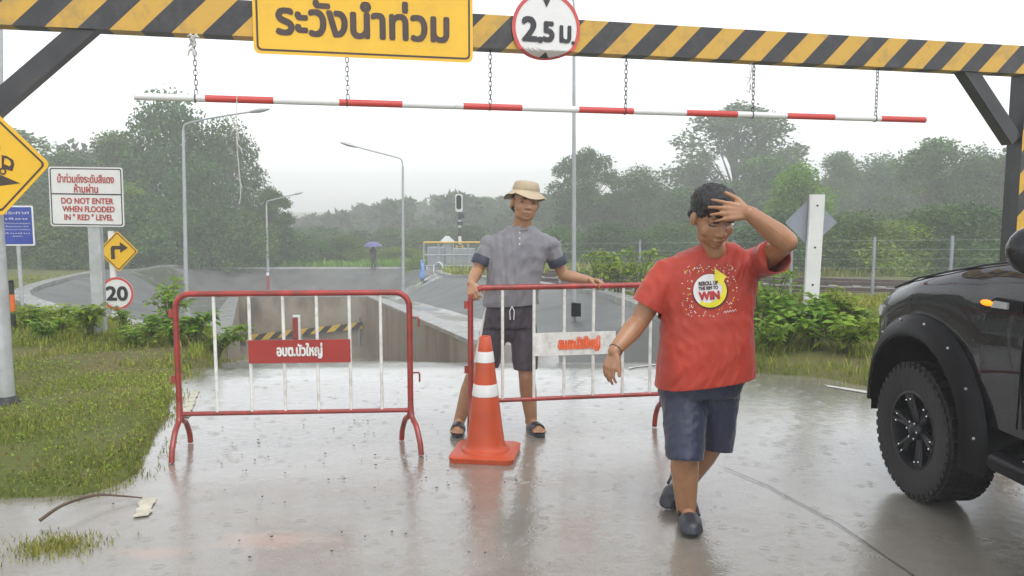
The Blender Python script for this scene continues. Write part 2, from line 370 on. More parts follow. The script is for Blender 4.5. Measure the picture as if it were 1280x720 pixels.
def thing(name, label, cat, loc=(0, 0, 0), rz=0, group=None):
    o = bpy.data.objects.new(name, None); COL.objects.link(o); o.location = loc; o.rotation_euler = (0, 0, rz); o.empty_display_size = 0.2
    return tag(o, label, cat, group)
def copy_tree(o, parent=None):
    c = o.copy(); COL.objects.link(c)
    if parent is not None: c.parent = parent
    for ch in list(o.children): copy_tree(ch, c)
    return c
def fast_mesh(name, V, F, material, parent=None, kind=None, smooth=False):
    """V (n,3), F (m,k) numpy -> object"""
    me = bpy.data.meshes.new(name); V = np.asarray(V, np.float32); F = np.asarray(F, np.int32); k = F.shape[1]
    me.vertices.add(len(V)); me.vertices.foreach_set('co', V.ravel())
    me.loops.add(F.size); me.loops.foreach_set('vertex_index', F.ravel())
    me.polygons.add(len(F)); me.polygons.foreach_set('loop_start', np.arange(0, F.size, k, dtype=np.int32))
    if smooth: me.polygons.foreach_set('use_smooth', np.ones(len(F), bool))
    me.update(calc_edges=True); me.materials.append(material)
    o = link(name, me, parent)
    if kind: o['kind'] = kind
    return o
def remesh(mb, voxel, smooth=3, factor=0.5):
    me = bpy.data.meshes.new('tmp'); me.from_pydata(mb.v, [], mb.f)
    bm = bmesh.new(); bm.from_mesh(me); bmesh.ops.recalc_face_normals(bm, faces=bm.faces); bm.to_mesh(me); bm.free()
    o = bpy.data.objects.new('tmp', me); COL.objects.link(o)
    r = o.modifiers.new('r', 'REMESH'); r.mode = 'VOXEL'; r.voxel_size = voxel
    if smooth:
        s_ = o.modifiers.new('s', 'SMOOTH'); s_.factor = factor; s_.iterations = smooth
    dg = bpy.context.evaluated_depsgraph_get()
    out = bpy.data.meshes.new_from_object(o.evaluated_get(dg), depsgraph=dg)
    bpy.data.objects.remove(o); bpy.data.meshes.remove(me)
    out.polygons.foreach_set('use_smooth', [True] * len(out.polygons))
    return out
def catmull(pts, k=6):
    pts = [Vector(p) for p in pts]; out = []
    for i in range(len(pts) - 1):
        p0, p1, p2, p3 = pts[max(i - 1, 0)], pts[i], pts[i + 1], pts[min(i + 2, len(pts) - 1)]
        for j in range(k):
            t = j / k
            out.append(0.5 * ((2 * p1) + (p2 - p0) * t + (2 * p0 - 5 * p1 + 4 * p2 - p3) * t * t + (3 * p1 - p0 - 3 * p2 + p3) * t ** 3))
    out.append(pts[-1]); return out

# lettering: outlines of the built-in font, every outline filled by itself so that crossing strokes stay solid
def glyph_polys(body, size=1.0, spacing=1.0):
    cu = bpy.data.curves.new('txt', 'FONT'); cu.body = body; cu.size = size; cu.space_character = spacing; cu.resolution_u = 4
    o = bpy.data.objects.new('txt', cu); COL.objects.link(o)
    dg = bpy.context.evaluated_depsgraph_get(); oe = o.evaluated_get(dg)
    c2 = oe.to_curve(dg); polys = []
    for s in c2.splines:
        if s.type == 'BEZIER':
            P = []; b = s.bezier_points; n = len(b)
            for i in range(n):
                a, c = b[i], b[(i + 1) % n]
                straight = (a.handle_right - a.co).cross(c.co - a.co).length < 1e-6 and (c.handle_left - c.co).cross(c.co - a.co).length < 1e-6
                for j in range(1 if straight else 4):
                    t = j / 4; q = a.co * (1 - t) ** 3 + a.handle_right * 3 * t * (1 - t) ** 2 + c.handle_left * 3 * t * t * (1 - t) + c.co * t ** 3
                    P.append((q.x, q.y))
        else: P = [(p.co.x, p.co.y) for p in s.points]
        A = sum(P[i][0] * P[(i + 1) % len(P)][1] - P[(i + 1) % len(P)][0] * P[i][1] for i in range(len(P))) / 2
        polys.append((A, P))
    oe.to_curve_clear(); bpy.data.objects.remove(o); bpy.data.curves.remove(cu)
    return polys
def inside(p, P):
    r = False; n = len(P)
    for i in range(n):
        (x1, y1), (x2, y2) = P[i], P[(i + 1) % n]
        if (y1 > p[1]) != (y2 > p[1]) and p[0] < (x2 - x1) * (p[1] - y1) / (y2 - y1) + x1: r = not r
    return r
from mathutils.geometry import tessellate_polygon
def text_geo(body, size, cx=0.0, cz=0.0, bold=0.0, sx=1.0, spacing=1.0, width=None, align='C', base=False):
    polys = glyph_polys(body, size, spacing)
    if not polys: return [], []
    xs = [p[0] for _, P in polys for p in P]; ys = [p[1] for _, P in polys for p in P]
    if width: sx = width / (max(xs) - min(xs))
    ox = (max(xs) + min(xs)) / 2; oy = 0 if base else (max(ys) + min(ys)) / 2
    V, F = [], []; lay = 0
    offs = [(0, 0)] if not bold else [(bold * math.cos(a), bold * math.sin(a)) for a in (k * math.pi / 3 for k in range(6))]
    def hole_of(A, P): return [Q for B, Q in polys if A * B < 0 and abs(B) > abs(A) and all(inside(p, Q) for p in P)]
    for A, P in polys:
        if hole_of(A, P): continue
        holes = [Q for B, Q in polys if A * B < 0 and abs(B) < abs(A) and all(inside(p, P) for p in Q)]
        loops = [P] + holes
        flat = [p for L in loops for p in L]
        tris = tessellate_polygon([[Vector((x, y, 0)) for x, y in L] for L in loops])
        for dx, dy in offs:
            b = len(V); lay += 1
            V += [((x - ox) * sx + cx + dx, (y - oy) + cz + dy, lay) for x, y in flat]; F += [tuple(b + i for i in t) for t in tris]
    return V, F
def text(body, size, cx, cz, material, parent, y=-0.004, name='lettering', **k):
    V, F = text_geo(body, size, cx, cz, **k)
    n = max([v[2] for v in V] + [1])
    me = bpy.data.meshes.new(name); me.from_pydata([(x, y - 0.0012 * l / n, z) for x, z, l in V], [], F); me.materials.append(material)
    bm = bmesh.new(); bm.from_mesh(me)
    for f in bm.faces:
        if f.normal.y > 0: f.normal_flip()
    bm.to_mesh(me); bm.free()
    return link(name, me, parent)
def rrect(w_, h_, r, n=5):
    out = []
    for cx, cz, a0 in ((w_ / 2 - r, h_ / 2 - r, 0), (-w_ / 2 + r, h_ / 2 - r, 90), (-w_ / 2 + r, -h_ / 2 + r, 180), (w_ / 2 - r, -h_ / 2 + r, 270)):
        for k in range(n + 1):
            a = R(a0 + 90 * k / n); out.append((cx + r * math.cos(a), cz + r * math.sin(a)))
    return out
def disc(r, n=40): return [(r * math.cos(2 * math.pi * k / n), r * math.sin(2 * math.pi * k / n)) for k in range(n)]
def rot2(poly, a): return [(x * math.cos(a) - z * math.sin(a), x * math.sin(a) + z * math.cos(a)) for x, z in poly]
def panel(poly, name, material, parent, y0=0.0, th=0.004, xz=(0, 0), front=True):
    mb = MB(); mb.prism([(x + xz[0], z + xz[1]) for x, z in poly], th, lambda x, z, d: (x, y0 + d, z)); return mb.build(name, material, parent, smooth=False)
def ringplate(outer, inner, name, material, parent, y=-0.002, xz=(0, 0), th=0.0015):
    n = len(outer); mb = MB()
    o = [(x + xz[0], z + xz[1]) for x, z in outer]; i = [(x + xz[0], z + xz[1]) for x, z in inner]
    vs = [(x, y, z) for x, z in o] + [(x, y, z) for x, z in i] + [(x, y + th, z) for x, z in o] + [(x, y + th, z) for x, z in i]
    fs = []
    for j in range(n):
        k = (j + 1) % n; fs += [(j, k, n + k, n + j), (2 * n + j, 3 * n + j, 3 * n + k, 2 * n + k), (j, 2 * n + j, 2 * n + k, k), (n + j, n + k, 3 * n + k, 3 * n + j)]
    mb.add(vs, fs); return mb.build(name, material, parent, smooth=False)
# ================================================================== TERRAIN
def smooth(t): t = np.clip(t, 0, 1); return t * t * (3 - 2 * t)
ZY = [(-900, 0), (8.5, 0), (10, -.03), (16, -.42), (22, -.85), (28, -1.15), (34, -1.6), (46, -2.25), (50, -2.47), (70, -2.7), (120, -2.8), (900, -3.0)]
def H(x, y): return np.interp(y, [a for a, b in ZY], [b for a, b in ZY])
def zroad(y): return np.interp(y, [-900, 7.2, 7.8, 8.6, 10, 34, 60], [0, 0, -.03, -.13, -.41, -5.0, -9])
ROAD = [(-16, -9), (16, -9), (16, 5.2), (6.5, 5.3), (4.2, 6.15), (3.1, 6.75), (2.6, 7.25), (2.3, 7.6), (2.05, 8.6), (1.95, 9.95), (-3.62, 9.95), (-3.3, 8.6), (-3.0, 7.4), (-2.87, 6.75), (-2.45, 5.56), (-2.14, 4.65), (-2.3, 4.25), (-2.75, 4.05), (-16, 3.6)]
RIM = [(-4.7, 10.0), (-9.84, 16), (-14.6, 28), (-16.3, 34), (-20.2, 46), (-19.5, 50), (-17, 50.2), (-14, 50.2), (-9, 50.2), (-5.6, 50), (-4.4, 46), (-2.9, 34), (-1.1, 28), (1.6, 16), (2.0, 10.0)]
def sdist(x, y, poly):
    x = np.asarray(x, float); y = np.asarray(y, float); d = np.full(x.shape, 1e9); ins = np.zeros(x.shape, bool); n = len(poly)
    for i in range(n):
        (ax, ay), (bx, by) = poly[i], poly[(i + 1) % n]
        ex, ey = bx - ax, by - ay; t = np.clip(((x - ax) * ex + (y - ay) * ey) / (ex * ex + ey * ey), 0, 1)
        d = np.minimum(d, np.hypot(x - ax - ex * t, y - ay - ey * t))
        c = ((ay > y) != (by > y)) & (x < ex * (y - ay) / (ey + 1e-12) + ax); ins ^= c
    return np.where(ins, -d, d)
rs = np.random.RandomState(5)
PH = rs.uniform(0, 6.28, (12, 2)); FR = rs.uniform(0.6, 5.0, (12, 2)) * rs.choice([-1, 1], (12, 2))
def wob(x, y): return sum(np.sin(x * FR[i, 0] + y * FR[i, 1] + PH[i, 0]) for i in range(12)) / 12
def zground(x, y):
    x = np.asarray(x, float); y = np.asarray(y, float)
    dr = sdist(x, y, ROAD) + 0.16 * wob(x * 1.4, y * 1.4); db = sdist(x, y, RIM)
    h = H(x, y) + 0.05 + 0.035 * wob(x, y) * np.clip(dr * 3, 0, 1) + 0.25 * wob(x * .12, y * .12) * np.clip((y - 20) / 30, 0, 1) + 0.06 * smooth(dr / 1.5)
    lo = zroad(np.minimum(y, 11)) - 0.12
    a = smooth((dr + 0.10) / 0.22); h = lo * (1 - a) + h * a
    b = smooth((db + 0.35) / 0.45); h = (h - 9) * (1 - b) + h * b
    return h
def axis(parts):
    out = []
    for a, b, st in parts: out += list(np.arange(a, b - 1e-6, st))
    return np.array(out + [parts[-1][1]])
xs = axis([(-520, -60, 46), (-60, -22, 2), (-22, -6, .4), (-6, 5, .11), (5, 25, .5), (25, 60, 2.5), (60, 520, 46)])
ys = axis([(-40, 2.5, 2.5), (2.5, 11, .11), (11, 52, .4), (52, 90, 2), (90, 500, 41)])
X, Y = np.meshgrid(xs, ys)
def gridmesh(name, X, Y, Z, material, kind='structure', smooth_=True):
    r, c = X.shape; idx = np.arange(r * c).reshape(r, c)
    F = np.stack([idx[:-1, :-1], idx[:-1, 1:], idx[1:, 1:], idx[1:, :-1]], -1).reshape(-1, 4)
    return fast_mesh(name, np.stack([X, Y, Z], -1).reshape(-1, 3), F, material, kind=kind, smooth=smooth_)
gridmesh('ground', X, Y, zground(X, Y), M['ground'])
rx = axis([(-16, -4, .5), (-4, 3, .2), (3, 16, .5)]); ry = axis([(-9, 3, .5), (3, 9.97, .15)])
X, Y = np.meshgrid(rx, ry); gridmesh('road', X, Y, zroad(Y) + 0.006 * wob(X * .5, Y * .5), M['road'])

TL0, TL1, TR0, TR1 = Vector((-3.6, 10, 0)), Vector((-11.7, 34, 0)), Vector((-.53, 10, 0)), Vector((-6.2, 34, 0))
def A(y): return -.13 - (y - 10) * .0904
# ramp down into the underpass
n = 40; t = np.linspace(0, 1, n)[:, None]; s = np.linspace(0, 1, 12)[None, :]
Lx = -3.75 + (TL1.x - .2 + 3.75) * t; Rx = -.40 + (TR1.x + .2 + .40) * t
X = Lx + (Rx - Lx) * s; Y = (9.95 + 24.2 * t) + 0 * s
gridmesh('underpass_ramp', X, Y, zroad(Y) - 0.004, M['road'])
wz = -4.45
mb = MB(); mb.add([(-12, 34.2, wz), (-6, 34.2, wz), (-4.6, 29, wz), (-10.6, 29, wz)], [(0, 1, 2, 3)])
tag(mb.build('flood_water', M['water'], smooth=False), kind='structure')
def wallmesh(name, P0, P1, out, n, label):
    root = thing(name, label, 'wall', (P0.x, P0.y, A(P0.y) - .3))
    mb = MB(); cp = MB(); rings = []; cr = []
    for k in range(n + 1):
        p = P0.lerp(P1, k / n); q = p + out * .26
        zt, zb = A(p.y) - .05, min(zroad(p.y) - .3, A(p.y) - .5)
        rings.append([Vector((p.x, p.y, zb)), Vector((p.x, p.y, zt)), Vector((q.x, q.y, zt)), Vector((q.x, q.y, zb))])
        e = p - out * .015; g = q + out * .12
        cr.append([Vector((e.x, e.y, zt)), Vector((e.x, e.y, zt + .06)), Vector((g.x, g.y, zt + .06)), Vector((g.x, g.y, zt))])
    mb.loft(rings); cp.loft(cr)
    for m_, nm, ma in ((mb, 'wall_face', M['mudwall']), (cp, 'coping', M['coping'])):
        o = m_.build(nm, ma, root, smooth=False); o.matrix_parent_inverse = Matrix.Translation(-root.location)
    return root
dl = (TL1 - TL0).normalized(); nl = Vector((-dl.y, dl.x, 0)); dr_ = (TR1 - TR0).normalized(); nr = Vector((dr_.y, -dr_.x, 0))
wallmesh('retaining_wall', TL0, TL1, nl, 16, 'mud stained concrete wall along the left side of the sunken ramp')
wallmesh('retaining_wall', TR0, TR1, nr, 16, 'mud stained concrete wall along the right side of the sunken ramp')
wallmesh('retaining_wall', Vector((-11.95, 34.0, 0)), Vector((-5.9, 34.0, 0)), Vector((0, 1, 0)), 6, 'brown concrete end wall across the bottom of the ramp behind the striped rail')

def loftgrid(rows, sub_r, sub_c, name):
    """rows: list of rows of (x,y,z); bilinear fill with roughness"""
    rows = np.array(rows, float)
    def up(a, k, ax):
        n = a.shape[ax]; t = np.linspace(0, n - 1, (n - 1) * k + 1); i = np.minimum(t.astype(int), n - 2); f = t - i
        sh = [1, 1, 1]; sh[ax] = -1; f = f.reshape(sh); p1, p2 = np.take(a, i, ax), np.take(a, i + 1, ax); lin = p1 * (1 - f) + p2 * f
        if ax == 0: return lin
        p0, p3 = np.take(a, np.maximum(i - 1, 0), ax), np.take(a, np.minimum(i + 2, n - 1), ax)
        cr = .5 * (2 * p1 + (p2 - p0) * f + (2 * p0 - 5 * p1 + 4 * p2 - p3) * f ** 2 + (3 * p1 - p0 - 3 * p2 + p3) * f ** 3); lin[..., 2] = cr[..., 2]; return lin
    g = up(up(rows, sub_r, 0), sub_c, 1)
    nz = 0.05 * wob(g[..., 0] * .7, g[..., 1] * .7) + 0.02 * wob(g[..., 0] * 2.3, g[..., 1] * 2.1)
    return g, nz
ST = {10: [(-4.6, .0), (-4.1, -.12), (-3.84, A(10)), (-.29, A(10)), (.55, -.13), (2.0, .10)],
      16: [(-9.84, -.22), (-7.0, -.72), (-5.86, A(16)), (-1.70, A(16)), (-.75, -.68), (1.65, -.20)],
      28: [(-14.6, -.80), (-12.3, -1.82), (-9.93, A(28)), (-4.53, A(28)), (-3.5, -1.78), (-1.05, -.98)],
      34: [(-16.6, -1.25), (-14.2, -2.36), (-11.95, A(34)), (-5.95, A(34)), (-4.9, -2.32), (-2.8, -1.42)]}
rowsL = [[(x, y, z) for x, z in ST[y][:3]] for y in (10, 16, 28, 34)]
rowsR = [[(x, y, z) for x, z in ST[y][3:]] for y in (10, 16, 28, 34)]
rowsR = [[(x, 9.0, float(zroad(9.0)) - .06) if k else (x, 10.0, -.8) for k, (x, y, z) in enumerate(rowsR[0])]] + rowsR
rowsL = [[(x, 10.0, -.8) for x, y, z in rowsL[0]]] + rowsL
rowsB = [[(x, 34.26 if 1 < i < 4 else 34, z) for i, (x, z) in enumerate(ST[34])],
         [(-20.2, 47, -2.0), (-18.0, 47, -3.6), (-15, 47, -3.6), (-8, 47, -3.6), (-6.8, 47, -3.5), (-4.6, 47, -2.2)],
         [(-19.6, 50, -2.40), (-17.5, 50, -2.40), (-14, 50, -2.40), (-9, 50, -2.40), (-7.5, 50, -2.40), (-5.4, 50, -2.38)]]
for kind_, rows in (('L', rowsL), ('R', rowsR), ('B', rowsB)):
    g, nz = loftgrid(rows, 14, 14, 'b'); d = np.clip(sdist(g[..., 0], g[..., 1], [(-3.9, 9), (-12.3, 35), (-5.7, 35), (-.2, 9)]) * 2, 0, 1)
    g[..., 2] += .6 * nz * d; g = np.moveaxis(g, -1, 0)
    if kind_ == 'L': parts_ = [(g[:, :, :15], 'concrete_embankment', 'bank'), (g[:, :, 14:], 'concrete_apron', 'road')]
    elif kind_ == 'R': parts_ = [(g[:, :, :15], 'concrete_apron', 'road'), (g[:, :, 14:], 'concrete_embankment', 'bank')]
    else: parts_ = [(g[:, :15, :], 'concrete_apron', 'road'), (g[:, 14:, :], 'concrete_embankment', 'bank')]  # slopes darker, wet floor paler: part of their shading contrast is in the colour
    for q_, nm_, m_ in parts_: gridmesh(nm_, q_[0], q_[1], q_[2], M[m_])

KP = [(ST[y][0][0], y, ST[y][0][1]) for y in (10, 16, 28, 34)] + [(-18.6, 41, -1.7), (-20.2, 47, -2.0), (-19.6, 50, -2.36), (-17.5, 50.1, -2.38), (-14, 50.1, -2.38), (-9, 50.1, -2.38), (-7.5, 50.1, -2.38), (-5.4, 50, -2.34), (-4.6, 47, -2.16)] + [(ST[y][5][0], y, ST[y][5][1]) for y in (34, 28, 16, 10)]
KP = catmull(KP, 8); mb = MB(); L = []
for i, p in enumerate(KP):
    t_ = KP[min(i + 1, len(KP) - 1)] - KP[max(i - 1, 0)]; t_.z = 0; t_.normalize(); o_ = Vector((-t_.y, t_.x, 0)); z_ = Vector((0, 0, 1))
    L.append([p + o_ * .22 - z_ * .25, p + o_ * .22 + z_ * .07, p - o_ * .12 + z_ * .075, p - o_ * .16 - z_ * .25])
mb.loft(L); tag(mb.build('concrete_kerb', M['coping']), kind='structure')
# lines, joints, film of mud on the road
def decal(name, pts, material, z=0.002, kind='structure', follow=True):
    q_ = random.Random(len(pts) + int(pts[0][0] * 100)); P = []
    for (ax, ay), (bx, by) in zip(pts, pts[1:] + pts[:1]):
        n = max(2, int(math.hypot(bx - ax, by - ay) / .03)); nx, ny = (by - ay), -(bx - ax); l = math.hypot(nx, ny)
        P += [(ax + (bx - ax) * k / n + nx / l * (q_.uniform(-.012, .006)), ay + (by - ay) * k / n + ny / l * q_.uniform(-.012, .006)) for k in range(n)]
    pts = P; mb = MB(); mb.add([(p[0], p[1], float(zroad(p[1])) * follow + z + 0.006) for p in pts], [tuple(range(len(pts)))]); return tag(mb.build(name, material, smooth=False), kind=kind)
def g2(px, py): p = pixg(px, py, 0.012); return (p.x, p.y)
decal('road_edge_line', [g2(224, 520), g2(237, 520), g2(250, 487), g2(238, 487)], M['paintline'])
decal('road_edge_line', [g2(166, 646), g2(188, 643), g2(196, 621), g2(176, 620)], M['paintline'])
decal('road_edge_line', [g2(1030, 480), g2(1034, 482.5), g2(1096, 493), g2(1096, 489.5)], M['whiteline'])
decal('road_edge_line', [g2(784, 455.5), g2(788, 457), g2(822, 446), g2(818, 444.2)], M['whiteline'])
def line_strip(name, pts, w_, material, z):
    mb = MB(); P = [Vector((*g2(*p), 0)) for p in pts]; vs = []
    for i, p in enumerate(P):
        d = (P[min(i + 1, len(P) - 1)] - P[max(i - 1, 0)]).normalized(); nn = Vector((-d.y, d.x, 0)) * w_ / 2
        for q in (p - nn, p + nn): vs.append((q.x, q.y, float(zroad(q.y)) + z + .005))
    mb.add(vs, [(2 * i, 2 * i + 1, 2 * i + 3, 2 * i + 2) for i in range(len(P) - 1)]); return tag(mb.build(name, material, smooth=False), kind='structure')
line_strip('slab_joint', [(905, 583), (960, 606), (1050, 655), (1140, 716), (1190, 760)], .007, M['joint'], .003)
rr_ = random.Random(3)
mb = MB()
for k in range(110):
    px, py = rr_.gauss(430, 130), rr_.choice([rr_.uniform(525, 610), rr_.uniform(520, 700)])
    p = pixg(px, py, .01); r_ = rr_.uniform(.002, .0065)
    mb.ellip((p.x, p.y, .008 + r_ * .3), (r_ * rr_.uniform(.8, 1.8), r_, r_ * .6), n=6, m=4)
tag(mb.build('gravel', M['stone']), kind='stuff')

# ================================================================== HEIGHT GANTRY
GA = R(14); GX = Vector((math.cos(GA), math.sin(GA), 0)); GN = Vector((math.sin(GA), -math.cos(GA), 0)); G0 = Vector((0, 7.4, 0))
def ong(px, py, off=0.0): return onplane(px, py, G0 + GN * off, GN)
def gt(p): return (p - G0).dot(GX)
gl = gt(ong(-75, 140)); gr = gt(ong(1281, 140))
gantry = thing('height_gantry', 'black and yellow striped steel height gantry spanning the road on two posts', 'gantry', G0, GA)
zb, zt = ong(240, 45).z, ong(240, 0).z
mb = MB(); mb.box(((gl + gr) / 2, 0, (zb + zt) / 2), (gr - gl + .5, .2, zt - zb)); mb.build('beam', M['hazard'], gantry, smooth=False)
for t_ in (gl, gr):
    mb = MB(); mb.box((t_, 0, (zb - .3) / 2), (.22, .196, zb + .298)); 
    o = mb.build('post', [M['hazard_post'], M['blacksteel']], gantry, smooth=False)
    for f in o.data.polygons: f.material_index = 1 if abs(f.normal.x) > .5 else 0  # side faces plain black: the shade on them is put in as colour
    mb = MB(); mb.box((t_, 0, .02), (.44, .4, .04))
    for sx in (-.16, .16):
        for sy in (-.14, .14): mb.lathe([(.0, .04), (.018, .04), (.018, .07), (.0, .07)], (t_ + sx, sy, 0), 6)
    mb.build('base_plate', M['blacksteel'], gantry, smooth=False)
pa, pb = ong(120, 38), ong(-16, 148)
for a_, b_ in ((ong(108, 36), ong(-22, 148)), (ong(1208, 90), ong(1262, 172))):
    A0, B0 = Vector((gt(a_), 0, a_.z)), Vector((gt(b_), 0, b_.z)); d = (B0 - A0).normalized(); s_ = d.cross(Vector((0, 1, 0)))
    mb = MB(); A0 = A0 - d * .12; B0 = B0 + d * .04
    mb.loft([[P + s_ * .075 + Vector((0, -.07, 0)), P + s_ * .075 + Vector((0, .07, 0)), P - s_ * .075 + Vector((0, .07, 0)), P - s_ * .075 + Vector((0, -.07, 0))] for P in (A0, B0)])
    mb.build('brace', M['blacksteel'], gantry, smooth=False)
# hanging bar
ba, bb = ong(168, 120.5), ong(1156, 150)
bar = thing('clearance_bar', 'long thin red and white banded bar hung on chains under the gantry', 'clearance bar', G0, GA)
LA, LB = Vector((gt(ba), 0, ba.z)), Vector((gt(bb), 0, bb.z)); dB = (LB - LA) / 14
def bands():
    m, nt, b = _nodes('red_white_pipe_bands'); tc = N(nt, 'ShaderNodeTexCoord'); s = N(nt, 'ShaderNodeSeparateXYZ'); nt.links.new(tc.outputs['Object'], s.inputs[0])
    per = 2 * (LB.x - LA.x) / 14
    f = math_(nt, 'GREATER_THAN', math_(nt, 'FRACT', math_(nt, 'ADD', math_(nt, 'MULTIPLY', s.outputs[0], 1 / per), 100 - LA.x / per)), .5)
    c = mix(nt, f, (.76, .77, .75), (.58, .055, .045))
    d = ramp(nt, noise(nt, 9, 8, mapped(nt, (1, 2, 2)), rough=.75), [(.60, (0, 0, 0)), (.70, (.8,) * 3)]); c = mix(nt, d, c, (.06, .05, .05))
    nt.links.new(c, b.inputs['Base Color']); b.inputs['Roughness'].default_value = .35; return m
M['bands'] = bands()
mb = MB(); mb.tube([LA, LB], .030, 14); mb.build('pipe', M['bands'], bar)
def chain(mb, p0, p1, link_l=.05, r=.004, w_=.013):
    n = max(2, int((p1 - p0).length / (link_l * .78))); d = (p1 - p0).normalized()
    for k in range(n):
        c_ = p0.lerp(p1, (k + .5) / n); s_ = Vector((1, 0, 0)) if k % 2 else Vector((0, 1, 0))
        h = link_l / 2 - w_
        pts = [c_ + d * (h if -90 <= q <= 90 else -h) + (d * math.cos(R(q)) + s_ * math.sin(R(q))) * w_ for q in (-80, -40, 0, 40, 80, 100, 140, 180, 220, 260)]
        mb.tube(pts, r, 5, closed=True)
for px in (246, 435, 613, 782, 941, 1095):
    f = (gt(ong(px, 135)) - LA.x) / (LB.x - LA.x); p = LA.lerp(LB, f)
    mb = MB(); chain(mb, Vector((p.x, 0, zb - .001)), p + Vector((0, 0, .03))); mb.tube([p + Vector((-.008, math.cos(R(q)) * .034, math.sin(R(q)) * .034)) for q in range(0, 360, 30)], .005, 5, closed=True)
    mb.build('chain', M['blacksteel'], bar)
# rags and strings tied on
def rag(name, label, pts, r, material, extra=0, seed=1):
    q = random.Random(seed); mb = MB(); P = catmull(pts, 5); mb.tube(P, r, 6)
    for k in range(extra):
        p = P[q.randrange(len(P))]; e = p + Vector((q.uniform(-.06, .06), q.uniform(-.03, .03), q.uniform(-.10, .02)))
        mb.tube([p, p.lerp(e, .5) + Vector((0, 0, .02)), e], [r * 1.2, r * 1.5, r * .5], 5)
    o = mb.build(name, material); return tag(o, label, 'string')
p = ong(242, 46, .11); rag('rag', 'grubby white rag knotted round the leftmost chain below the beam', [p, p + Vector((.0, 0, -.06)), p + Vector((-.03, 0, -.11))], .008, M['string'], 9, 4)
p = ong(296, 118, .04); e = [p, ong(296, 150, .04), ong(296, 180, .04), ong(299, 215, .04), ong(301, 240, .04), ong(299, 255, .04)]
rag('string', 'long dirty white string dangling from the red part of the hanging bar', e, .004, M['string'], 9, 7)
p = ong(940, 78, .03); rag('string', 'short frayed string caught on the chain above the man in red', [p, ong(938, 95, .03), ong(937, 116, .03)], .004, M['string'], 9, 9)

# ================================================================== SIGNS ON THE GANTRY
# yellow warning board
cpt = ong(453.5, 17, .115); wL, wR = gt(ong(316, 30, .115)), gt(ong(591, 45, .115)); BW = wR - wL
ztop, zbot = ong(453, -34, .115).z, ong(453, 72.5, .115).z; BH = ztop - zbot
cc = G0 + GX * ((wL + wR) / 2) + GN * .115; cc.z = (ztop + zbot) / 2
board = thing('flood_warning_sign', 'big yellow board with brown Thai lettering fixed on the striped gantry beam', 'sign', cc, GA)
panel(rrect(BW, BH, .05), 'sign_plate', M['yellow'], board, 0, .006)
ringplate(rrect(BW - .05, BH - .05, .04), rrect(BW - .082, BH - .082, .03), 'border', M['brownink'], board)
tx0 = gt(ong(346, 30, .115)) - gt(cc); tx1 = gt(ong(560, 40, .115)) - gt(cc)
tb = ong(345, 41, .115).z - cc.z; te = ong(560, 52, .115).z - cc.z
BASE = (tb + te) / 2; TS = .36
text('ระวังนำท่วม', TS, (tx0 + tx1) / 2, BASE - .003, M['brownink'], board, bold=.012, width=tx1 - tx0, base=True)
xm = gt(ong(462, -6, .115)) - gt(cc); text('้', TS, xm, BASE + .385, M['brownink'], board, bold=.008)
for sx in (-.6, .6):
    mb = MB(); mb.box((sx, .0145, .0), (.05, .017, BH * .8)); mb.build('bracket', M['galv'], board, smooth=False)
# round height limit sign
c2 = ong(683, 35, .118); RW = (gt(ong(725.5, 37, .118)) - gt(ong(640.5, 34, .118))) / 2
rsn = thing('height_limit_sign', 'round red rimmed white height limit sign on the gantry beam with bent bottom edge', 'sign', G0 + GX * gt(c2) + GN * .118 + Vector((0, 0, c2.z)), GA)
def bend(o):
    for v in o.data.vertices:
        k = -.62 * RW - v.co.z
        if k > 0: v.co.y += k * .95; v.co.z += k * .45
    return o
def gridpoly(R0, name, material, y, th=.003):
    bm = bmesh.new(); n = 48; rings = []
    for r in np.linspace(0, R0, 14)[1:]: rings.append([bm.verts.new((r * math.cos(2 * math.pi * k / n), y, r * math.sin(2 * math.pi * k / n))) for k in range(n)])
    c_ = bm.verts.new((0, y, 0))
    for k in range(n): bm.faces.new((c_, rings[0][(k + 1) % n], rings[0][k]))
    for a, b in zip(rings, rings[1:]):
        for k in range(n): bm.faces.new((a[k], a[(k + 1) % n], b[(k + 1) % n], b[k]))
    bmesh.ops.recalc_face_normals(bm, faces=bm.faces)
    if bm.faces[0].normal.y > 0: bmesh.ops.reverse_faces(bm, faces=bm.faces)
    me = bpy.data.meshes.new(name); bm.to_mesh(me); bm.free(); me.materials.append(material)
    o = link(name, me, rsn); return o
def band(r0, r1, y, material, name):
    bm = bmesh.new(); n = 64
    L = [[bm.verts.new((r * math.cos(2 * math.pi * k / n), y, r * math.sin(2 * math.pi * k / n))) for k in range(n)] for r in np.linspace(r0, r1, 4)]
    for a, b in zip(L, L[1:]):
        for k in range(n): bm.faces.new((a[k], b[k], b[(k + 1) % n], a[(k + 1) % n]))
    bmesh.ops.recalc_face_normals(bm, faces=bm.faces)
    me = bpy.data.meshes.new(name); bm.to_mesh(me); bm.free(); me.materials.append(material); return link(name, me, rsn)
bend(gridpoly(RW, 'sign_plate', M['whitesign'], 0)); bend(band(RW * .90, RW, -.003, M['redsign'], 'red_rim'))
bend(gridpoly(RW, 'back_plate', M['backalu'], .004))
text('2', RW * .90, -RW * .49, -.05 * RW, M['blackink'], rsn, bold=.013, y=-.005, width=RW * .40)
text('.', RW * .9, -RW * .185, -.335 * RW, M['blackink'], rsn, bold=.013, y=-.005)
text('5', RW * .74, RW * .06, -.105 * RW, M['blackink'], rsn, bold=.013, y=-.005, width=RW * .28)
text('ม', RW * .80, RW * .56, -.15 * RW, M['blackink'], rsn, bold=.009, y=-.005, width=RW * .30); text('.', RW * .7, RW * .79, -.375 * RW, M['blackink'], rsn, bold=.004, y=-.005)
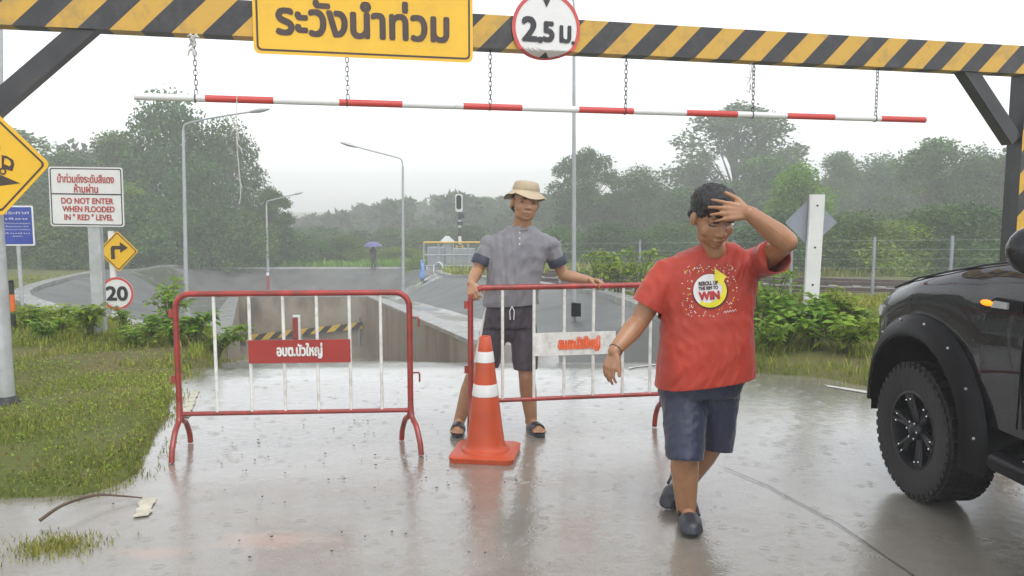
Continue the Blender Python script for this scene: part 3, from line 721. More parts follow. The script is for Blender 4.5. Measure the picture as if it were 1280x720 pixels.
for nm, P in (('down_arrow', [(-.14, .84), (.14, .84), (0, .56)]), ('up_arrow', [(-.15, -.92), (.15, -.92), (0, -.68)])):
    mb = MB(); mb.add([(x * RW, -.004, z * RW) for x, z in P], [(0, 1, 2)]); bend(mb.build(nm, M['blackink'], rsn, smooth=False))

# ================================================================== SIGNS AT THE ROADSIDE
def post_mesh(parent, h, r=None, wd=None, th=None, lean=(0, 0), material='galv', z0=-.4, holes=False):
    mb = MB()
    if r: mb.tube([(0, 0, z0), (lean[0] * .5, lean[1] * .5, h / 2), (lean[0], lean[1], h)], r, 16)
    else: mb.loft([[(lean[0] * f - wd / 2, lean[1] * f - th / 2, z), (lean[0] * f + wd / 2, lean[1] * f - th / 2, z), (lean[0] * f + wd / 2, lean[1] * f + th / 2, z), (lean[0] * f - wd / 2, lean[1] * f + th / 2, z)] for f, z in ((0, z0), (1, h))])
    return mb.build('post', M[material], parent, smooth=bool(r))
def sub_empty(name, parent, loc, rz=0):
    o = bpy.data.objects.new(name, None); COL.objects.link(o); o.parent = parent; o.location = loc; o.rotation_euler = (0, 0, rz); return o
def sq(d, r=.03):
    s_ = d * math.sqrt(2); return rot2(rrect(s_, s_, r), R(45))
# steep slope diamond
b = pixg(9, 519); Ys = b.y
s1 = thing('steep_slope_sign', 'large yellow diamond sign showing a truck on a slope on a thick round post', 'sign', (b.x, Ys, .02))
ctr = pix(-3, 205.5, Ys - .09); d1 = (pix(63, 205, Ys - .09) - ctr).x
post_mesh(s1, ctr.z + .35, r=.062)
mb = MB(); mb.lathe([(.0, 0), (.11, 0), (.11, .05), (.066, .14), (.062, .14)], (0, 0, -.01), 20); mb.build('base_sleeve', M['blacksteel'], s1)
face = sub_empty('sign_face', s1, (ctr.x - b.x, -.09, ctr.z - .02))
panel(sq(d1, .04), 'sign_plate', M['yellow'], face, 0, .005)
ringplate(sq(d1 * .91, .03), sq(d1 * .86, .025), 'border', M['brownink'], face)
u = d1 / 66.0   # picture pixels on this face
def pp(L): return [((x + 3) * u, (205.5 - y) * u) for x, y in L]
panel(pp([(-52, 196), (-52, 238), (24, 229)]), 'slope_symbol', M['brownink'], face, -.002, .0015)
panel(pp([(-38, 168), (2, 184), (-6, 212), (-46, 203)]), 'truck_box_symbol', M['brownink'], face, -.002, .0015)
ringplate(pp([(3, 194), (9, 195), (17, 200), (18, 206), (15, 214), (2, 210)]), pp([(6, 198), (9, 198), (13, 201), (14, 205), (12, 208), (5, 205)]), 'truck_cab_symbol', M['brownink'], face)
for wx, wy in ((3, 214), (-30, 207)):
    ringplate([(x + (wx + 3) * u, z + (205.5 - wy) * u) for x, z in disc(4.6 * u)], [(x + (wx + 3) * u, z + (205.5 - wy) * u) for x, z in disc(2.4 * u)], 'wheel_symbol', M['brownink'], face)
# blue sign
Yb = 13.0; a, c_ = pix(-2, 257, Yb), pix(44.5, 307, Yb)
s2 = thing('blue_notice_sign', 'small dark blue notice board with white lines of writing behind the thick post', 'sign', ((a.x + c_.x) / 2, Yb, float(zground((a.x + c_.x) / 2, Yb))), R(4))
bz = s2.location.z; post_mesh(s2, (a.z + c_.z) / 2 - bz + .3, r=.03)
fw, fh = c_.x - a.x, a.z - c_.z; fc = sub_empty('sign_face', s2, (0, -.036, (a.z + c_.z) / 2 - bz))
panel(rrect(fw, fh, .02), 'sign_plate', M['whitesign'], fc, 0, .005); panel(rrect(fw - .05, fh - .05, .015), 'blue_field', M['bluesign'], fc, -.003, .002)
q = random.Random(8)
for z_, s_, wd in ((.21, .07, .40), (.115, .04, .34), (.04, .028, .40), (-.01, .028, .36), (-.06, .028, .40), (-.12, .028, .38), (-.17, .028, .30)):
    text({.21: 'ประกาศ', .115: 'เรื่อง', .04: 'น้ำท่วมทางลอด', -.01: 'โปรดระวัง', -.06: 'น้ำท่วมทางลอด', -.12: 'ห้ามผ่าน', -.17: 'อบต.'}[z_], s_, .02, z_, M['whitesign'], fc, y=-.006, width=wd if z_ != -.17 else .16)
# white flood notice
Yw = 9.0; a, c_ = pix(62.5, 209, Yw), pix(158.5, 283, Yw); pxp = pix(119.5, 285, Yw); foot = pix(126, 430, Yw)
gz = float(zground(foot.x, Yw)); s3 = thing('flood_notice_sign', 'white rectangular notice with dark red Thai and English flood lettering on galvanised post', 'sign', (foot.x, Yw, gz))
post_mesh(s3, c_.z - gz + .55, wd=.135, th=.07, lean=(pxp.x - foot.x, 0), holes=True)
fw, fh = c_.x - a.x, a.z - c_.z; fc = sub_empty('sign_face', s3, ((a.x + c_.x) / 2 - foot.x, -.045, (a.z + c_.z) / 2 - gz))
fc.rotation_euler = (0, R(.8), 0)
panel(rrect(fw, fh, .03), 'sign_plate', M['whitesign'], fc, 0, .005)
ringplate(rrect(fw - .03, fh - .03, .025), rrect(fw - .052, fh - .052, .02), 'border', M['blackink'], fc)
mb = MB(); mb.box((0, -.002, .03), (fw - .045, .0016, .013)); mb.build('divider', M['blackink'], fc, smooth=False)
text('น้ำท่วมถึงระดับสีแดง', .115, 0, .205, M['redink'], fc, width=fw * .76, bold=.0025); text('ห้ามผ่าน', .115, 0, .095, M['redink'], fc, width=fw * .32, bold=.0025)
text('DO NOT ENTER', .09, .01, -.045, M['redink'], fc, width=fw * .70, bold=.0025); text('WHEN FLOODED', .09, .02, -.135, M['redink'], fc, width=fw * .70, bold=.0025); text('IN " RED " LEVEL', .09, .02, -.225, M['redink'], fc, width=fw * .66, bold=.0025)
# turn right + 20
Yt = 10.5; foot = pix(146, 430, Yt); gz = float(zground(foot.x, Yt)); top = pix(148, 286, Yt)
s4 = thing('turn_and_speed_sign', 'slim post with yellow right turn diamond above a round 20 speed limit sign', 'sign', (foot.x, Yt, gz))
post_mesh(s4, top.z - gz - .03, wd=.06, th=.05, material='whitesign')
c_ = pix(149, 314, Yt); dd = (pix(174.5, 314, Yt) - c_).x; fc = sub_empty('turn_sign', s4, (c_.x - foot.x, -.035, c_.z - gz))
panel(sq(dd, .02), 'sign_plate', M['yellow'], fc, 0, .005); ringplate(sq(dd * .93, .018), sq(dd * .87, .015), 'border', M['brownink'], fc)
u = dd / 26.0
panel([(x * u, -z * u) for x, z in [(-9, 10), (-9, -4), (-7, -7), (3, -7), (3, -12), (13, -4.5), (3, 2), (3, -2.5), (-3, -2.5), (-4, -1.5), (-4, 10)]], 'arrow_symbol', M['brownink'], fc, -.002, .0015)
c_ = pix(148, 366.5, Yt); rr = (pix(168.5, 366, Yt) - c_).x; fc = sub_empty('speed_sign', s4, (c_.x - foot.x, -.035, c_.z - gz))
panel(disc(rr), 'sign_plate', M['whitesign'], fc, 0, .005); ringplate(disc(rr), disc(rr * .86), 'red_rim', M['redsign'], fc)
text('20', rr * 1.18, 0, 0, M['blackink'], fc, bold=.010, width=rr * 1.25)
# diamond seen from behind, right
foot = pix(1010, 425, 9.2); foot.z = float(zground(foot.x, 9.2)); top = pix(1021.5, 243, 9.2)
s5 = thing('sign_seen_from_behind', 'diamond sign seen from behind on a white steel channel post in the right shrubs', 'sign', foot)
lx = top.x - foot.x; post_mesh(s5, top.z - foot.z, wd=.165, th=.05, lean=(lx, 0), material='whitesign')
c_ = pix(1015, 278, 9.2); dd = (pix(1047, 278, 9.2) - c_).x; fc = sub_empty('sign_face', s5, (c_.x - foot.x, .034, c_.z - foot.z)); fc.rotation_euler = (0, 0, R(-4))
panel(sq(dd, .02), 'back_plate', M['backalu'], fc, 0, .004); panel(sq(dd * .985, .02), 'sign_plate', M['yellow'], fc, .0045, .002)
for zz in (.92, .62, .35):
    mb = MB(); mb.lathe([(0, 0), (.012, 0), (.012, .004), (0, .004)], n=12); o = mb.build('bolt_hole', M['blackink'], s5, smooth=False); o.rotation_euler = (R(90), 0, 0); h = (top.z - foot.z) * zz; o.location = (lx * (h + .4) / (top.z - foot.z + .4), -.026, h)
# black and orange guide post
p = pix(19, 432, 9.6); gz = float(zground(p.x, 9.6)); h = pix(19, 352, 9.6).z - gz
gp = thing('guide_post', 'thin black and orange banded guide post beside the thick galvanised post', 'guide post', (p.x, 9.6, gz))
mb = MB(); mb.tube([(0, 0, -.3), (0, 0, h)], .028, 12); mb.build('pole', M['guide'], gp); mb = MB(); mb.ellip((0, 0, h), (.03, .03, .02)); mb.build('cap', M['blackplastic'], gp)

# ================================================================== BARRIERS, CONE
def barrier(name, label, P0, P1, z0, z1, bars, feet, plate, gal, leg0=True, loop=True):
    """P0,P1 ground points of the two uprights; bars = fractions; feet = list of (fraction, lateral vector)"""
    d = P1 - P0; L = d.length; root = thing(name, label, 'barrier', P0, math.atan2(d.y, d.x), 'red and white crowd barriers across the road')
    inv = Matrix.Rotation(-math.atan2(d.y, d.x), 3, 'Z')
    r = .019; cr = .09
    arc = lambda cx, cz, a0, a1: [(cx + cr * math.cos(R(a)), 0, cz + cr * math.sin(R(a))) for a in np.linspace(a0, a1, 7)]
    mb = MB(); pts = [(0, 0, .30)] + arc(cr, z1 - cr, 180, 90) + arc(L - cr, z1 - cr, 90, 0) + [(L, 0, .30)]
    mb.tube(pts, r, 12); mb.build('frame', M['redpaint'], root)
    mb = MB(); mb.tube([(0, 0, z0), (L, 0, z0)], .015, 12); mb.build('lower_rail', M['redpaint'], root)
    for f in bars:
        mb = MB(); mb.tube([(f * L, 0, z0), (f * L, 0, z1)], .0105, 10); mb.build('bar', M['whitepaint'], root)
    for f, vv in feet:
        vv = inv @ Vector(vv); mb = MB(); b_ = Vector((f * L, 0, 0))
        for sg in (1, -1):
            e = b_ + vv * sg
            mb.tube(catmull([b_ + Vector((0, 0, .34)), b_ + vv * sg * .12 + Vector((0, 0, .22)), b_ + vv * sg * .55 + Vector((0, 0, .17)), b_ + vv * sg * .9 + Vector((0, 0, .08)), e + Vector((0, 0, .006))], 4), .018, 10)
        mb.build('foot', M['redpaint'], root)
    return root, L
P0 = pixg(227, 566); P1 = pixg(514, 560)
zt1 = pix(370, 366.5, (P0.y + P1.y) / 2).z; zb1 = pix(370, 515, (P0.y + P1.y) / 2).z
fr = lambda px: (pix(px, 440, P0.y).x - P0.x) / (P1.x - P0.x)
br1, L1 = barrier('crowd_barrier', 'red tubular barrier with red name plate standing by itself on the wet road', P0, P1, zb1, zt1,
              [fr(x) for x in (268, 311, 352.5, 394, 434.5, 473.5)], [(0, (.03, -.22, 0)), (1, (.085, -.17, 0))], None, None)
zc = pix(372, 440.5, P0.y).z; x0, x1 = fr(309.5) * L1, fr(435.5) * L1
pl = sub_empty('name_plate', br1, ((x0 + x1) / 2, -.018, zc)); hh = pix(372, 426, P0.y).z - pix(372, 455, P0.y).z
panel(rrect(x1 - x0, hh, .004), 'plate', M['plate_red'], pl, 0, .004); text('อบต.บัวใหญ่', .095, 0, .005, M['whitepaint'], pl, width=(x1 - x0) * .44, bold=.0035)
for zz, xx in ((.9, 0), (.48, 0)):
    mb = MB(); mb.box((-.03, 0, zz), (.025, .012, .05)); mb.build('hinge_tab', M['redpaint'], br1, smooth=False)
for zz in (.86, .50):
    mb = MB(); mb.tube([(L1 + .015, 0, zz), (L1 + .055, 0, zz), (L1 + .06, 0, zz - .01), (L1 + .06, 0, zz - .06)], .006, 8); mb.build('hook', M['redpaint'], br1)
Q0 = pix(589, 560, 5.2); Q0.z = 0; Q1 = pix(827, 548, 5.42); Q1.z = 0
zt2 = pix(589, 360, 5.2).z; zb2 = pix(625, 500.5, 5.23).z
fr2 = lambda px: max(.03, ((px - 589) / (827 - 589)))
br2, L2 = barrier('crowd_barrier', 'red tubular barrier with white smeared plate held open by the man in the hat', Q0, Q1, zb2, zt2,
              [fr2(x) for x in (627, 665, 702, 738, 775, 810)], [(0, (.02, -.2, 0)), (1, (.02, -.17, 0))], None, None)
x0, x1 = fr2(663) * L2, fr2(765) * L2; Yp = Q0.y + (Q1.y - Q0.y) * .5
zc = pix(710, 429, Yp).z; hh = pix(710, 415, Yp).z - pix(710, 443.5, Yp).z
pl = sub_empty('name_plate', br2, ((x0 + x1) / 2, -.018, zc)); panel(rrect(x1 - x0, hh, .004), 'plate', M['whitepaint'], pl, 0, .004)
text('อบต.บัวใหญ่', .085, .03, .0, M['orangepaint'], pl, width=(x1 - x0) * .48, bold=.011)
for zz in (.93, .5):
    mb = MB(); mb.box((-.03, 0, zz), (.025, .012, .05)); mb.build('hinge_tab', M['redpaint'], br2, smooth=False)

cpos = pixg(607, 568); cone = thing('traffic_cone', 'tall faded orange traffic cone with two white bands on the wet road', 'cone', cpos, R(-8))
zc_top = pix(605, 420, cpos.y).z
K = zc_top
mb = MB(); rings = []
for z_, s_ in ((.0, .2), (.03, .205), (.036, .195)):
    rings.append([Vector((*q_, z_)) for q_ in rrect(2 * s_, 2 * s_, .05, 4)])
mb.loft(rings); base = mb.build('base', M['cone'], cone)
rad = lambda z_: .125 + (.036 - .125) * (z_ - .05) / (K - .05)
mb = MB(); prof = [(.155, .036), (.15, .05), (.13, .058), (.125, .066)] + [(rad(z_), z_) for z_ in np.linspace(.09, K - .008, 10)] + [(.030, K), (.022, K - .005), (.02, K - .2)]
mb.lathe(prof, n=32); mb.build('body', M['cone'], cone)
for ya, yb in ((440.5, 454), (481, 496)):
    za, zb_ = pix(606, yb, cpos.y - .05).z, pix(606, ya, cpos.y - .05).z
    mb = MB(); mb.lathe([(rad(za) + .0005, za), (rad(za) + .0025, za + .003), (rad(zb_) + .0025, zb_ - .003), (rad(zb_) + .0005, zb_)], n=32); mb.build('reflective_band', M['reflect'], cone)

# ================================================================== LAMP POSTS, SIGNAL AND FAR FURNITURE
def lamp_post(label, bx, Y, top_px, arm_pts, r0=.075, base=True, kind='street lamp', box=False):
    z0 = None
    foot = pix(bx[0], bx[1], Y); root = thing('street_lamp', label, kind, foot, 0, 'street lamps round the underpass')
    tp = pix(*top_px, Y) - foot; mb = MB(); mb.tube([(0, 0, -.5), (0, 0, 0), tp * .5, tp], [r0, r0, r0 * .8, r0 * .6], 12); mb.build('pole', M['lampsteel'], root)
    ap = [tp] + [pix(*q_, Y) - foot for q_ in arm_pts]; P = catmull(ap, 6)
    mb = MB(); mb.tube(P, r0 * .42, 8); mb.build('arm', M['lampsteel'], root)
    d = (P[-1] - P[-4]).normalized(); e = P[-1]
    mb = MB(); L_ = .62; up = Vector((0, 1, 0)).cross(d); up = up if up.z > 0 else -up
    for k, (wd, th) in enumerate(((.05, .04), (.10, .06), (.13, .075), (.12, .06), (.05, .03))):
        c_ = e + d * L_ * k / 4
        ring = [c_ + Vector((0, 1, 0)) * wd * math.cos(q_) + up * th * math.sin(q_) for q_ in (2 * math.pi * j / 12 for j in range(12))]
        if k == 0: rings = []
        rings.append(ring)
    mb.loft(rings); mb.build('lamp_head', M['galv'], root)
    mb = MB(); mb.lathe([(0, 0), (r0 * 2.4, 0), (r0 * 2.4, .03), (r0 * 1.2, .03), (r0 * 1.15, .12), (0, .12)], n=16); mb.build('base_plate', M['lampsteel'], root)
    if box:
        mb = MB(); mb.box((.02, -r0 - .06, .32), (.14, .1, .2)); mb.build('switch_box', M['blackplastic'], root, smooth=False)
    return root
lamp_post('lamp post with a long upswept arm in front of the left trees', (233, 372), 25, (229, 163), [(230.5, 157), (236, 154), (262, 148), (312, 140)], .07)
lamp_post('short looking far lamp post at the back rim with arm to the right', (335, 338), 49.5, (333, 258), [(333.5, 253), (336, 251), (350, 247.5), (366, 243.5)], .085)
lamp_post('lamp post with arm reaching left against the pale sky', (504, 366), 30, (503.5, 208), [(502, 200.5), (497, 197), (470, 190), (446, 183.5)], .065)
lamp_post('tall plain lamp post rising behind the held barrier past the beam', (717.5, 412), 12, (717.5, 10), [(716.5, 0), (712, -12), (690, -30), (640, -45)], .036, box=True)
lamp_post('bare thin pole standing far behind the big slope sign', (3, 365), 17, (1.5, 36), [(0.5, 30), (-4, 26), (-40, 12)], .05)

def zg(x, y): return float(zground(x, y))
# railway signal
Yq = 44.0; f = pix(575, 336, Yq); sig = thing('railway_signal', 'railway signal with black light board on a black and white banded mast', 'railway signal', f)
k = Yq / 1000; mb = MB(); mb.tube([(0, 0, -1), (0, 0, 88 * k)], .09, 10); mb.build('mast', M['mast'], sig)
mb = MB(); mb.prism(rrect(9 * k, 22 * k, .12), .1, lambda x, z, d: (x - .02, -.25 + d, z + 82 * k)); mb.build('white_backboard', M['whitesign'], sig, smooth=False)
mb = MB(); mb.prism(rrect(6 * k, 17 * k, .1), .08, lambda x, z, d: (x - .02, -.33 + d, z + 83 * k)); mb.build('signal_head', M['blackplastic'], sig, smooth=False)
for q_, d_ in (((.1, -.12, 66 * k), (.35, .25, .25)), ((.02, -.12, 57 * k), (.3, .2, .18))): mb = MB(); mb.box(q_, d_); mb.build('relay_box', M['blacksteel'], sig, smooth=False)
mb = MB()
for sx in (-.16, .16): mb.tube([(sx, -.2, -1), (sx, -.2, 30 * k)], .05, 6)
for j in range(7): mb.tube([(-.16, -.2, j * .2 + .05), (.16, -.2, j * .2 + .05)], .02, 6)
mb.build('ladder', M['yellowpaint'], sig)
# two fainter signal masts far off
for px, pt, pb_, lb in ((421, 284, 334, 'faint far signal mast with white bands among the green bushes'), (448, 288, 330, 'faintest far signal mast right of the white banded one')):
    f = pix(px, pb_, 75); f.z -= .5; o = thing('railway_signal', lb, 'railway signal', f); hgt = pix(px, pt, 75).z - f.z
    mb = MB(); mb.tube([(0, 0, -.5), (0, 0, hgt)], .09, 8); mb.build('mast', M['mast'], o); mb = MB(); mb.box((0, -.15, hgt - .35), (.35, .15, .7)); mb.build('signal_head', M['blackplastic'], o, smooth=False)
# fenced equipment enclosure
Ye = 42.0; a, b_ = pix(530, 345, Ye), pix(604, 343, Ye); ztop_ = pix(560, 303, Ye).z
enc = thing('equipment_enclosure', 'grey mesh fenced equipment cage with yellow top rail by the railway signal', 'fenced cage', (a.x, Ye, a.z))
W_ = b_.x - a.x; Hh = ztop_ - a.z
mb = MB(); mb.box((W_ / 2, 1.2, Hh * .12), (W_, 2.4, Hh * .2)); mb.build('plinth', M['coping'], enc, smooth=False)
for j in range(5):
    mb = MB(); mb.tube([(W_ * j / 4, 0, 0), (W_ * j / 4, 0, Hh)], .045, 8); mb.build('fence_post', M['greypanel'], enc)
for zz, m_ in ((Hh, 'yellowpaint'), (Hh * .62, 'greypanel'), (Hh * .3, 'greypanel')):
    mb = MB(); mb.tube([(0, 0, zz), (W_, 0, zz)], .05, 8); mb.build('rail', M[m_], enc)
mb = MB()
for j in range(33): mb.tube([(W_ * j / 32, .03, Hh * .22), (W_ * j / 32, .03, Hh)], .008, 4)
mb.build('mesh_panel', M['greypanel'], enc)
mb = MB(); mb.box((.55, 1.4, Hh * .52), (.9, .8, Hh * .6)); mb.build('dark_cabinet', M['backalu'], enc, smooth=False)
mb = MB(); mb.box((2.0, 1.5, Hh * .5), (1.2, .8, Hh * .55)); mb.build('grey_cabinet', M['greypanel'], enc, smooth=False)
# little roofed hut behind, white sheet on the cage
f = pix(559, 306, 47); hut = thing('relay_hut', 'small pale hut with pitched metal roof peeping above the cage', 'hut', (f.x, 47, f.z - 1.8))
mb = MB(); mb.box((0, 0, 1.0), (.5, .5, 2.0)); mb.build('wall', M['greypanel'], hut, smooth=False)
mb = MB(); mb.loft([[(-.4, -.4, 2.0), (.4, -.4, 2.0), (.4, .4, 2.0), (-.4, .4, 2.0)], [(-.1, -.1, 2.32), (.1, -.1, 2.32), (.1, .1, 2.32), (-.1, .1, 2.32)]]); mb.build('roof', M['galv'], hut, smooth=False)
p = pix(547, 335, 41.8); mb = MB(); P = catmull([(-.22, 0, -.35), (-.22, 0, .1), (-.08, 0, .26), (.1, 0, .27), (.22, 0, .12), (.25, 0, -.1)], 4)
mb.loft([[q_ + Vector((0, -.05, 0)), q_ + Vector((.05, -.05, .04)), q_ + Vector((.05, .12, .04)), q_ + Vector((0, .12, 0))] for q_ in P]); sh = mb.build('sheet', M['whitesign'], loc=p); tag(sh, 'white plastic sheet hooped over the lower rail of the cage', 'sheet')
# level gauge in the flooded ramp, striped rail, far marker
f = pix(371.5, 426, 20); z0 = float(zroad(20)); f.z = z0; gg = thing('flood_gauge', 'red and white flood level post standing in the sunken ramp behind the plate', 'flood gauge', f)
zt_ = pix(371, 396, 20).z - z0; mb = MB(); mb.box((-.03, 0, zt_ / 2 - .2), (.14, .06, zt_ + .4)); mb.build('red_face', M['redpaint'], gg, smooth=False)
mb = MB(); mb.box((.065, 0, zt_ / 2 - .2), (.045, .062, zt_ + .4)); mb.box((.0, -.002, zt_ + .015), (.18, .07, .05)); mb.build('white_edge', M['whitesign'], gg, smooth=False)
a, b_ = pix(300, 424, 33.9), pix(453, 406.5, 33.9); d = b_ - a
hr = thing('striped_rail', 'yellow and black striped guard rail on the brown end wall of the ramp', 'guard rail', a)
mb = MB(); n_ = Vector((-d.z, 0, d.x)).normalized() * .13
mb.loft([[Vector((0, -.05, 0)) - n_, Vector((0, -.05, 0)) + n_, Vector((0, .05, 0)) + n_, Vector((0, .05, 0)) - n_], [d + Vector((0, -.05, 0)) - n_, d + Vector((0, -.05, 0)) + n_, d + Vector((0, .05, 0)) + n_, d + Vector((0, .05, 0)) - n_]]); mb.build('rail', M['hazard_rail'], hr, smooth=False)
for f_ in (.05, .5, .97):
    mb = MB(); mb.tube([d * f_ + Vector((0, .06, -1.2)), d * f_ + Vector((0, .06, .35 if f_ > .9 else .1))], .06, 8); mb.build('post', M['lampsteel'], hr)
f = pix(335, 356, 47.5); rb = thing('marker_post', 'stubby red marker post with white cap below the far lamp post', 'marker post', (f.x, 47.5, f.z))
mb = MB(); mb.tube([(0, 0, -.3), (0, 0, .55)], .09, 10); mb.build('post', M['redpaint'], rb); mb = MB(); mb.tube([(0, 0, .56), (0, 0, .74)], .09, 10); mb.build('cap', M['whitesign'], rb)

# ================================================================== RAILWAY AND FENCE
rd = Vector((math.cos(R(-19)), math.sin(R(-19)), 0)); rn = Vector((-rd.y, rd.x, 0))
for k, (px, py, z_, Ly) in enumerate(((1040, 361, -.52, 0), (1040, 349.5, -.52, 0))):
    c_ = pixg(px, py, z_); p0, p1 = c_ - rd * 8.5, c_ + rd * 34
    tr = thing('railway_track', ('nearer' if k == 0 else 'farther') + ' railway track on grey ballast behind the wire fence', 'railway track', c_)
    mb = MB(); mb.loft([[q_ + rn * -1.8 + Vector((0, 0, -.55 + z_ - z_)), q_ + rn * -1.05 + Vector((0, 0, -.13)), q_ + rn * 1.05 + Vector((0, 0, -.13)), q_ + rn * 1.3 + Vector((0, 0, -.55))] for q_ in (rd * -8.5, rd * 12, rd * 34)]); mb.build('ballast_bed', M['ballast'], tr, smooth=False)
    for sg in (-.5, .5):
        mb = MB(); mb.loft([[q_ + rn * (sg - .035), q_ + rn * (sg + .035), q_ + rn * (sg + .035) + Vector((0, 0, -.12)), q_ + rn * (sg - .035) + Vector((0, 0, -.12))] for q_ in (rd * -8.5, rd * 34)]); mb.build('rail', M['rail'], tr, smooth=False)
    mb = MB(); rot = Matrix.Rotation(R(-19), 3, 'Z')
    for j in range(70): mb.box(rd * (-8.4 + j * .6) + Vector((0, 0, -.125)), (.22, 1.8, .06), rot)
    tag(mb.build('sleepers', M['sleeper'], tr, smooth=False), kind='stuff')
fn = thing('wire_fence', 'post and wire fence running along this side of the railway', 'fence', (0, 0, 0))
fp = []
for px, Yf in ((700, 20.6), (800, 19.8), (905, 18.9), (990, 18.2), (1093, 17.5), (1190, 16.9), (1300, 16.2), (1420, 15.6)):
    x_ = (px - 640) / 1000 * Yf; z_ = zg(x_, Yf); fp.append(Vector((x_, Yf, z_)))
for p in fp:
    mb = MB(); mb.box((p.x, p.y, p.z + .55), (.05, .05, 1.5)); mb.build('post', M['backalu'], fn, smooth=False)
for j in range(6):
    mb = MB(); mb.tube([p + Vector((0, -.06, .22 + j * .2)) for p in fp], .0025, 5); mb.build('wire', M['galv'], fn)

# rings where the drops hit the water film
rr_ = random.Random(41); mb = MB()
for k in range(420):
    px, py = rr_.uniform(120, 1090), 470 + 250 * rr_.random() ** 1.2; p = pixg(px, py, .01)
    if sdist(np.array([p.x]), np.array([p.y]), ROAD)[0] > -.15: continue
    z_ = float(zroad(p.y)) + .0005 + .006 * float(wob(p.x * .5, p.y * .5)); r_ = rr_.uniform(.008, .030)
    for f in ((1, .5) if r_ > .018 else (1,)):
        L = [[Vector((p.x + (r_ * f + d) * math.cos(a), p.y + (r_ * f + d) * math.sin(a), z_ + h)) for d, h in ((-.005, -.0003), (0, .0007), (.005, -.0003))] for a in (2 * math.pi * j / 14 for j in range(14))]
        mb.loft(L, cap=False, closed=True)
tag(mb.build('rain_ripples', M['road']), kind='stuff')
# ================================================================== VEGETATION
M['dead'] = leafmat('dead_leaf_litter', (0.12, 0.075, 0.03), (0.30, 0.21, 0.09))
def leaf_cards(P, Ls, Ws, rng, up=0.3, droop=0.0):
    n = len(P)
    d = rng.normal(size=(n, 3)); d[:, 2] = d[:, 2] * .7 - droop; d /= np.linalg.norm(d, axis=1)[:, None]
    nn = rng.normal(size=(n, 3)); nn[:, 2] += up * 3; s = np.cross(d, nn); s /= np.linalg.norm(s, axis=1)[:, None] + 1e-9
    L = (Ls * rng.uniform(.6, 1.3, n))[:, None]; W = (Ws * rng.uniform(.7, 1.3, n))[:, None]
    V = np.stack([P, P + d * L * .45 + s * W * .5, P + d * L, P + d * L * .45 - s * W * .5], 1).reshape(-1, 3)
    return V, np.arange(n * 4).reshape(-1, 4)
def tree(seed, h, w_, clumps, nleaf, leafL, base=.25, csize=.16, mat_='leaf_mid', airy=False, name='tree'):
    rng = np.random.RandomState(seed); q = random.Random(seed)
    root = thing(name, None, 'tree')
    tm = MB(); lean = Vector((q.uniform(-.05, .05) * h, q.uniform(-.04, .04) * h, 0)); r0 = h * .018
    tp = [Vector((0, 0, -.6)), Vector((0, 0, h * .2)) + lean * .2, Vector((0, 0, h * .5)) + lean * .6, Vector((0, 0, h * .82)) + lean]
    P = catmull(tp, 5); rr = [r0 * (1.25 - 1.05 * i / (len(P) - 1)) for i in range(len(P))]; tm.tube(P, rr, 8)
    C = []
    for k in range(clumps):
        th = q.uniform(0, 6.283); u_ = q.random() ** .6; z_ = base + (1 - base) * ((k + .5) / clumps)
        prof = math.sin(min(1, (z_ - base) / (1 - base) * .85 + .16) * math.pi) ** .6
        rad_ = w_ / 2 * prof * (u_ * .75 + .22)
        c_ = Vector((rad_ * math.cos(th), rad_ * math.sin(th), h * z_ * .95)) + lean * z_
        s_ = csize * w_ * q.uniform(.6, 1.35); C.append((c_, s_))
        if k % 2 == 0 or airy:
            st = P[min(len(P) - 1, max(3, int(len(P) * max(.15, z_ - .22))))]
            mid = st.lerp(c_, .5) + Vector((0, 0, h * .02)); tm.tube(catmull([st, mid, c_], 4), [r0 * .45 * (1 - .9 * i / 8) for i in range(9)], 5)
            if airy:
                for j in range(3): tm.tube([c_.lerp(mid, .4), c_ + Vector((q.uniform(-1, 1), q.uniform(-1, 1), q.uniform(-.2, 1))) * s_ * .9], [r0 * .14, r0 * .04], 4)
    wt = np.array([s for c, s in C]) ** 2; wt /= wt.sum(); idx = rng.choice(len(C), nleaf, p=wt)
    cen = np.array([tuple(c) for c, s in C])[idx]; ss = np.array([s for c, s in C])[idx]
    d = rng.normal(size=(nleaf, 3)); d /= np.linalg.norm(d, axis=1)[:, None]; rad_ = rng.uniform(.25, 1.0, nleaf) ** .6 * rng.choice([1, 1.25], nleaf, p=[.85, .15])
    Pn = cen + d * (ss * rad_)[:, None] * np.array([1, 1, .78])
    tm.build('trunk', M['bark'], root)
    V, F = leaf_cards(Pn, leafL, leafL * .55, rng, droop=.25)
    fast_mesh('crown', V, F, M[mat_], root)
    return root
TP = {'round': (lambda: tree(11, 10, 9.0, 46, 15000, .34, .10, .19, 'leaf_dark', name='broadleaf_tree')),
      'tall': (lambda: tree(12, 10, 6.2, 40, 13000, .32, .12, .19, 'leaf_mid', name='broadleaf_tree')),
      'airy': (lambda: tree(13, 10, 7.2, 66, 13500, .27, .24, .115, 'leaf_dark', True, name='airy_tree')),
      'light': (lambda: tree(14, 10, 8.0, 40, 14000, .34, .08, .18, 'leaf_light', name='broadleaf_tree')),
      'bush': (lambda: tree(15, 4, 5.0, 26, 9000, .22, .02, .22, 'leaf_mid', name='bush')),
      'darkbush': (lambda: tree(16, 4, 5.0, 26, 9000, .22, .02, .22, 'leaf_dark', name='bush')),
      'lightbush': (lambda: tree(17, 4, 5.0, 26, 8000, .22, .02, .22, 'leaf_light', name='bush'))}
PROTO = {}; HT = {'bush': 4, 'darkbush': 4, 'lightbush': 4}; WT = {'round': 9, 'tall': 6.2, 'airy': 7.2, 'light': 8, 'bush': 5, 'darkbush': 5, 'lightbush': 5}
qt = random.Random(77)
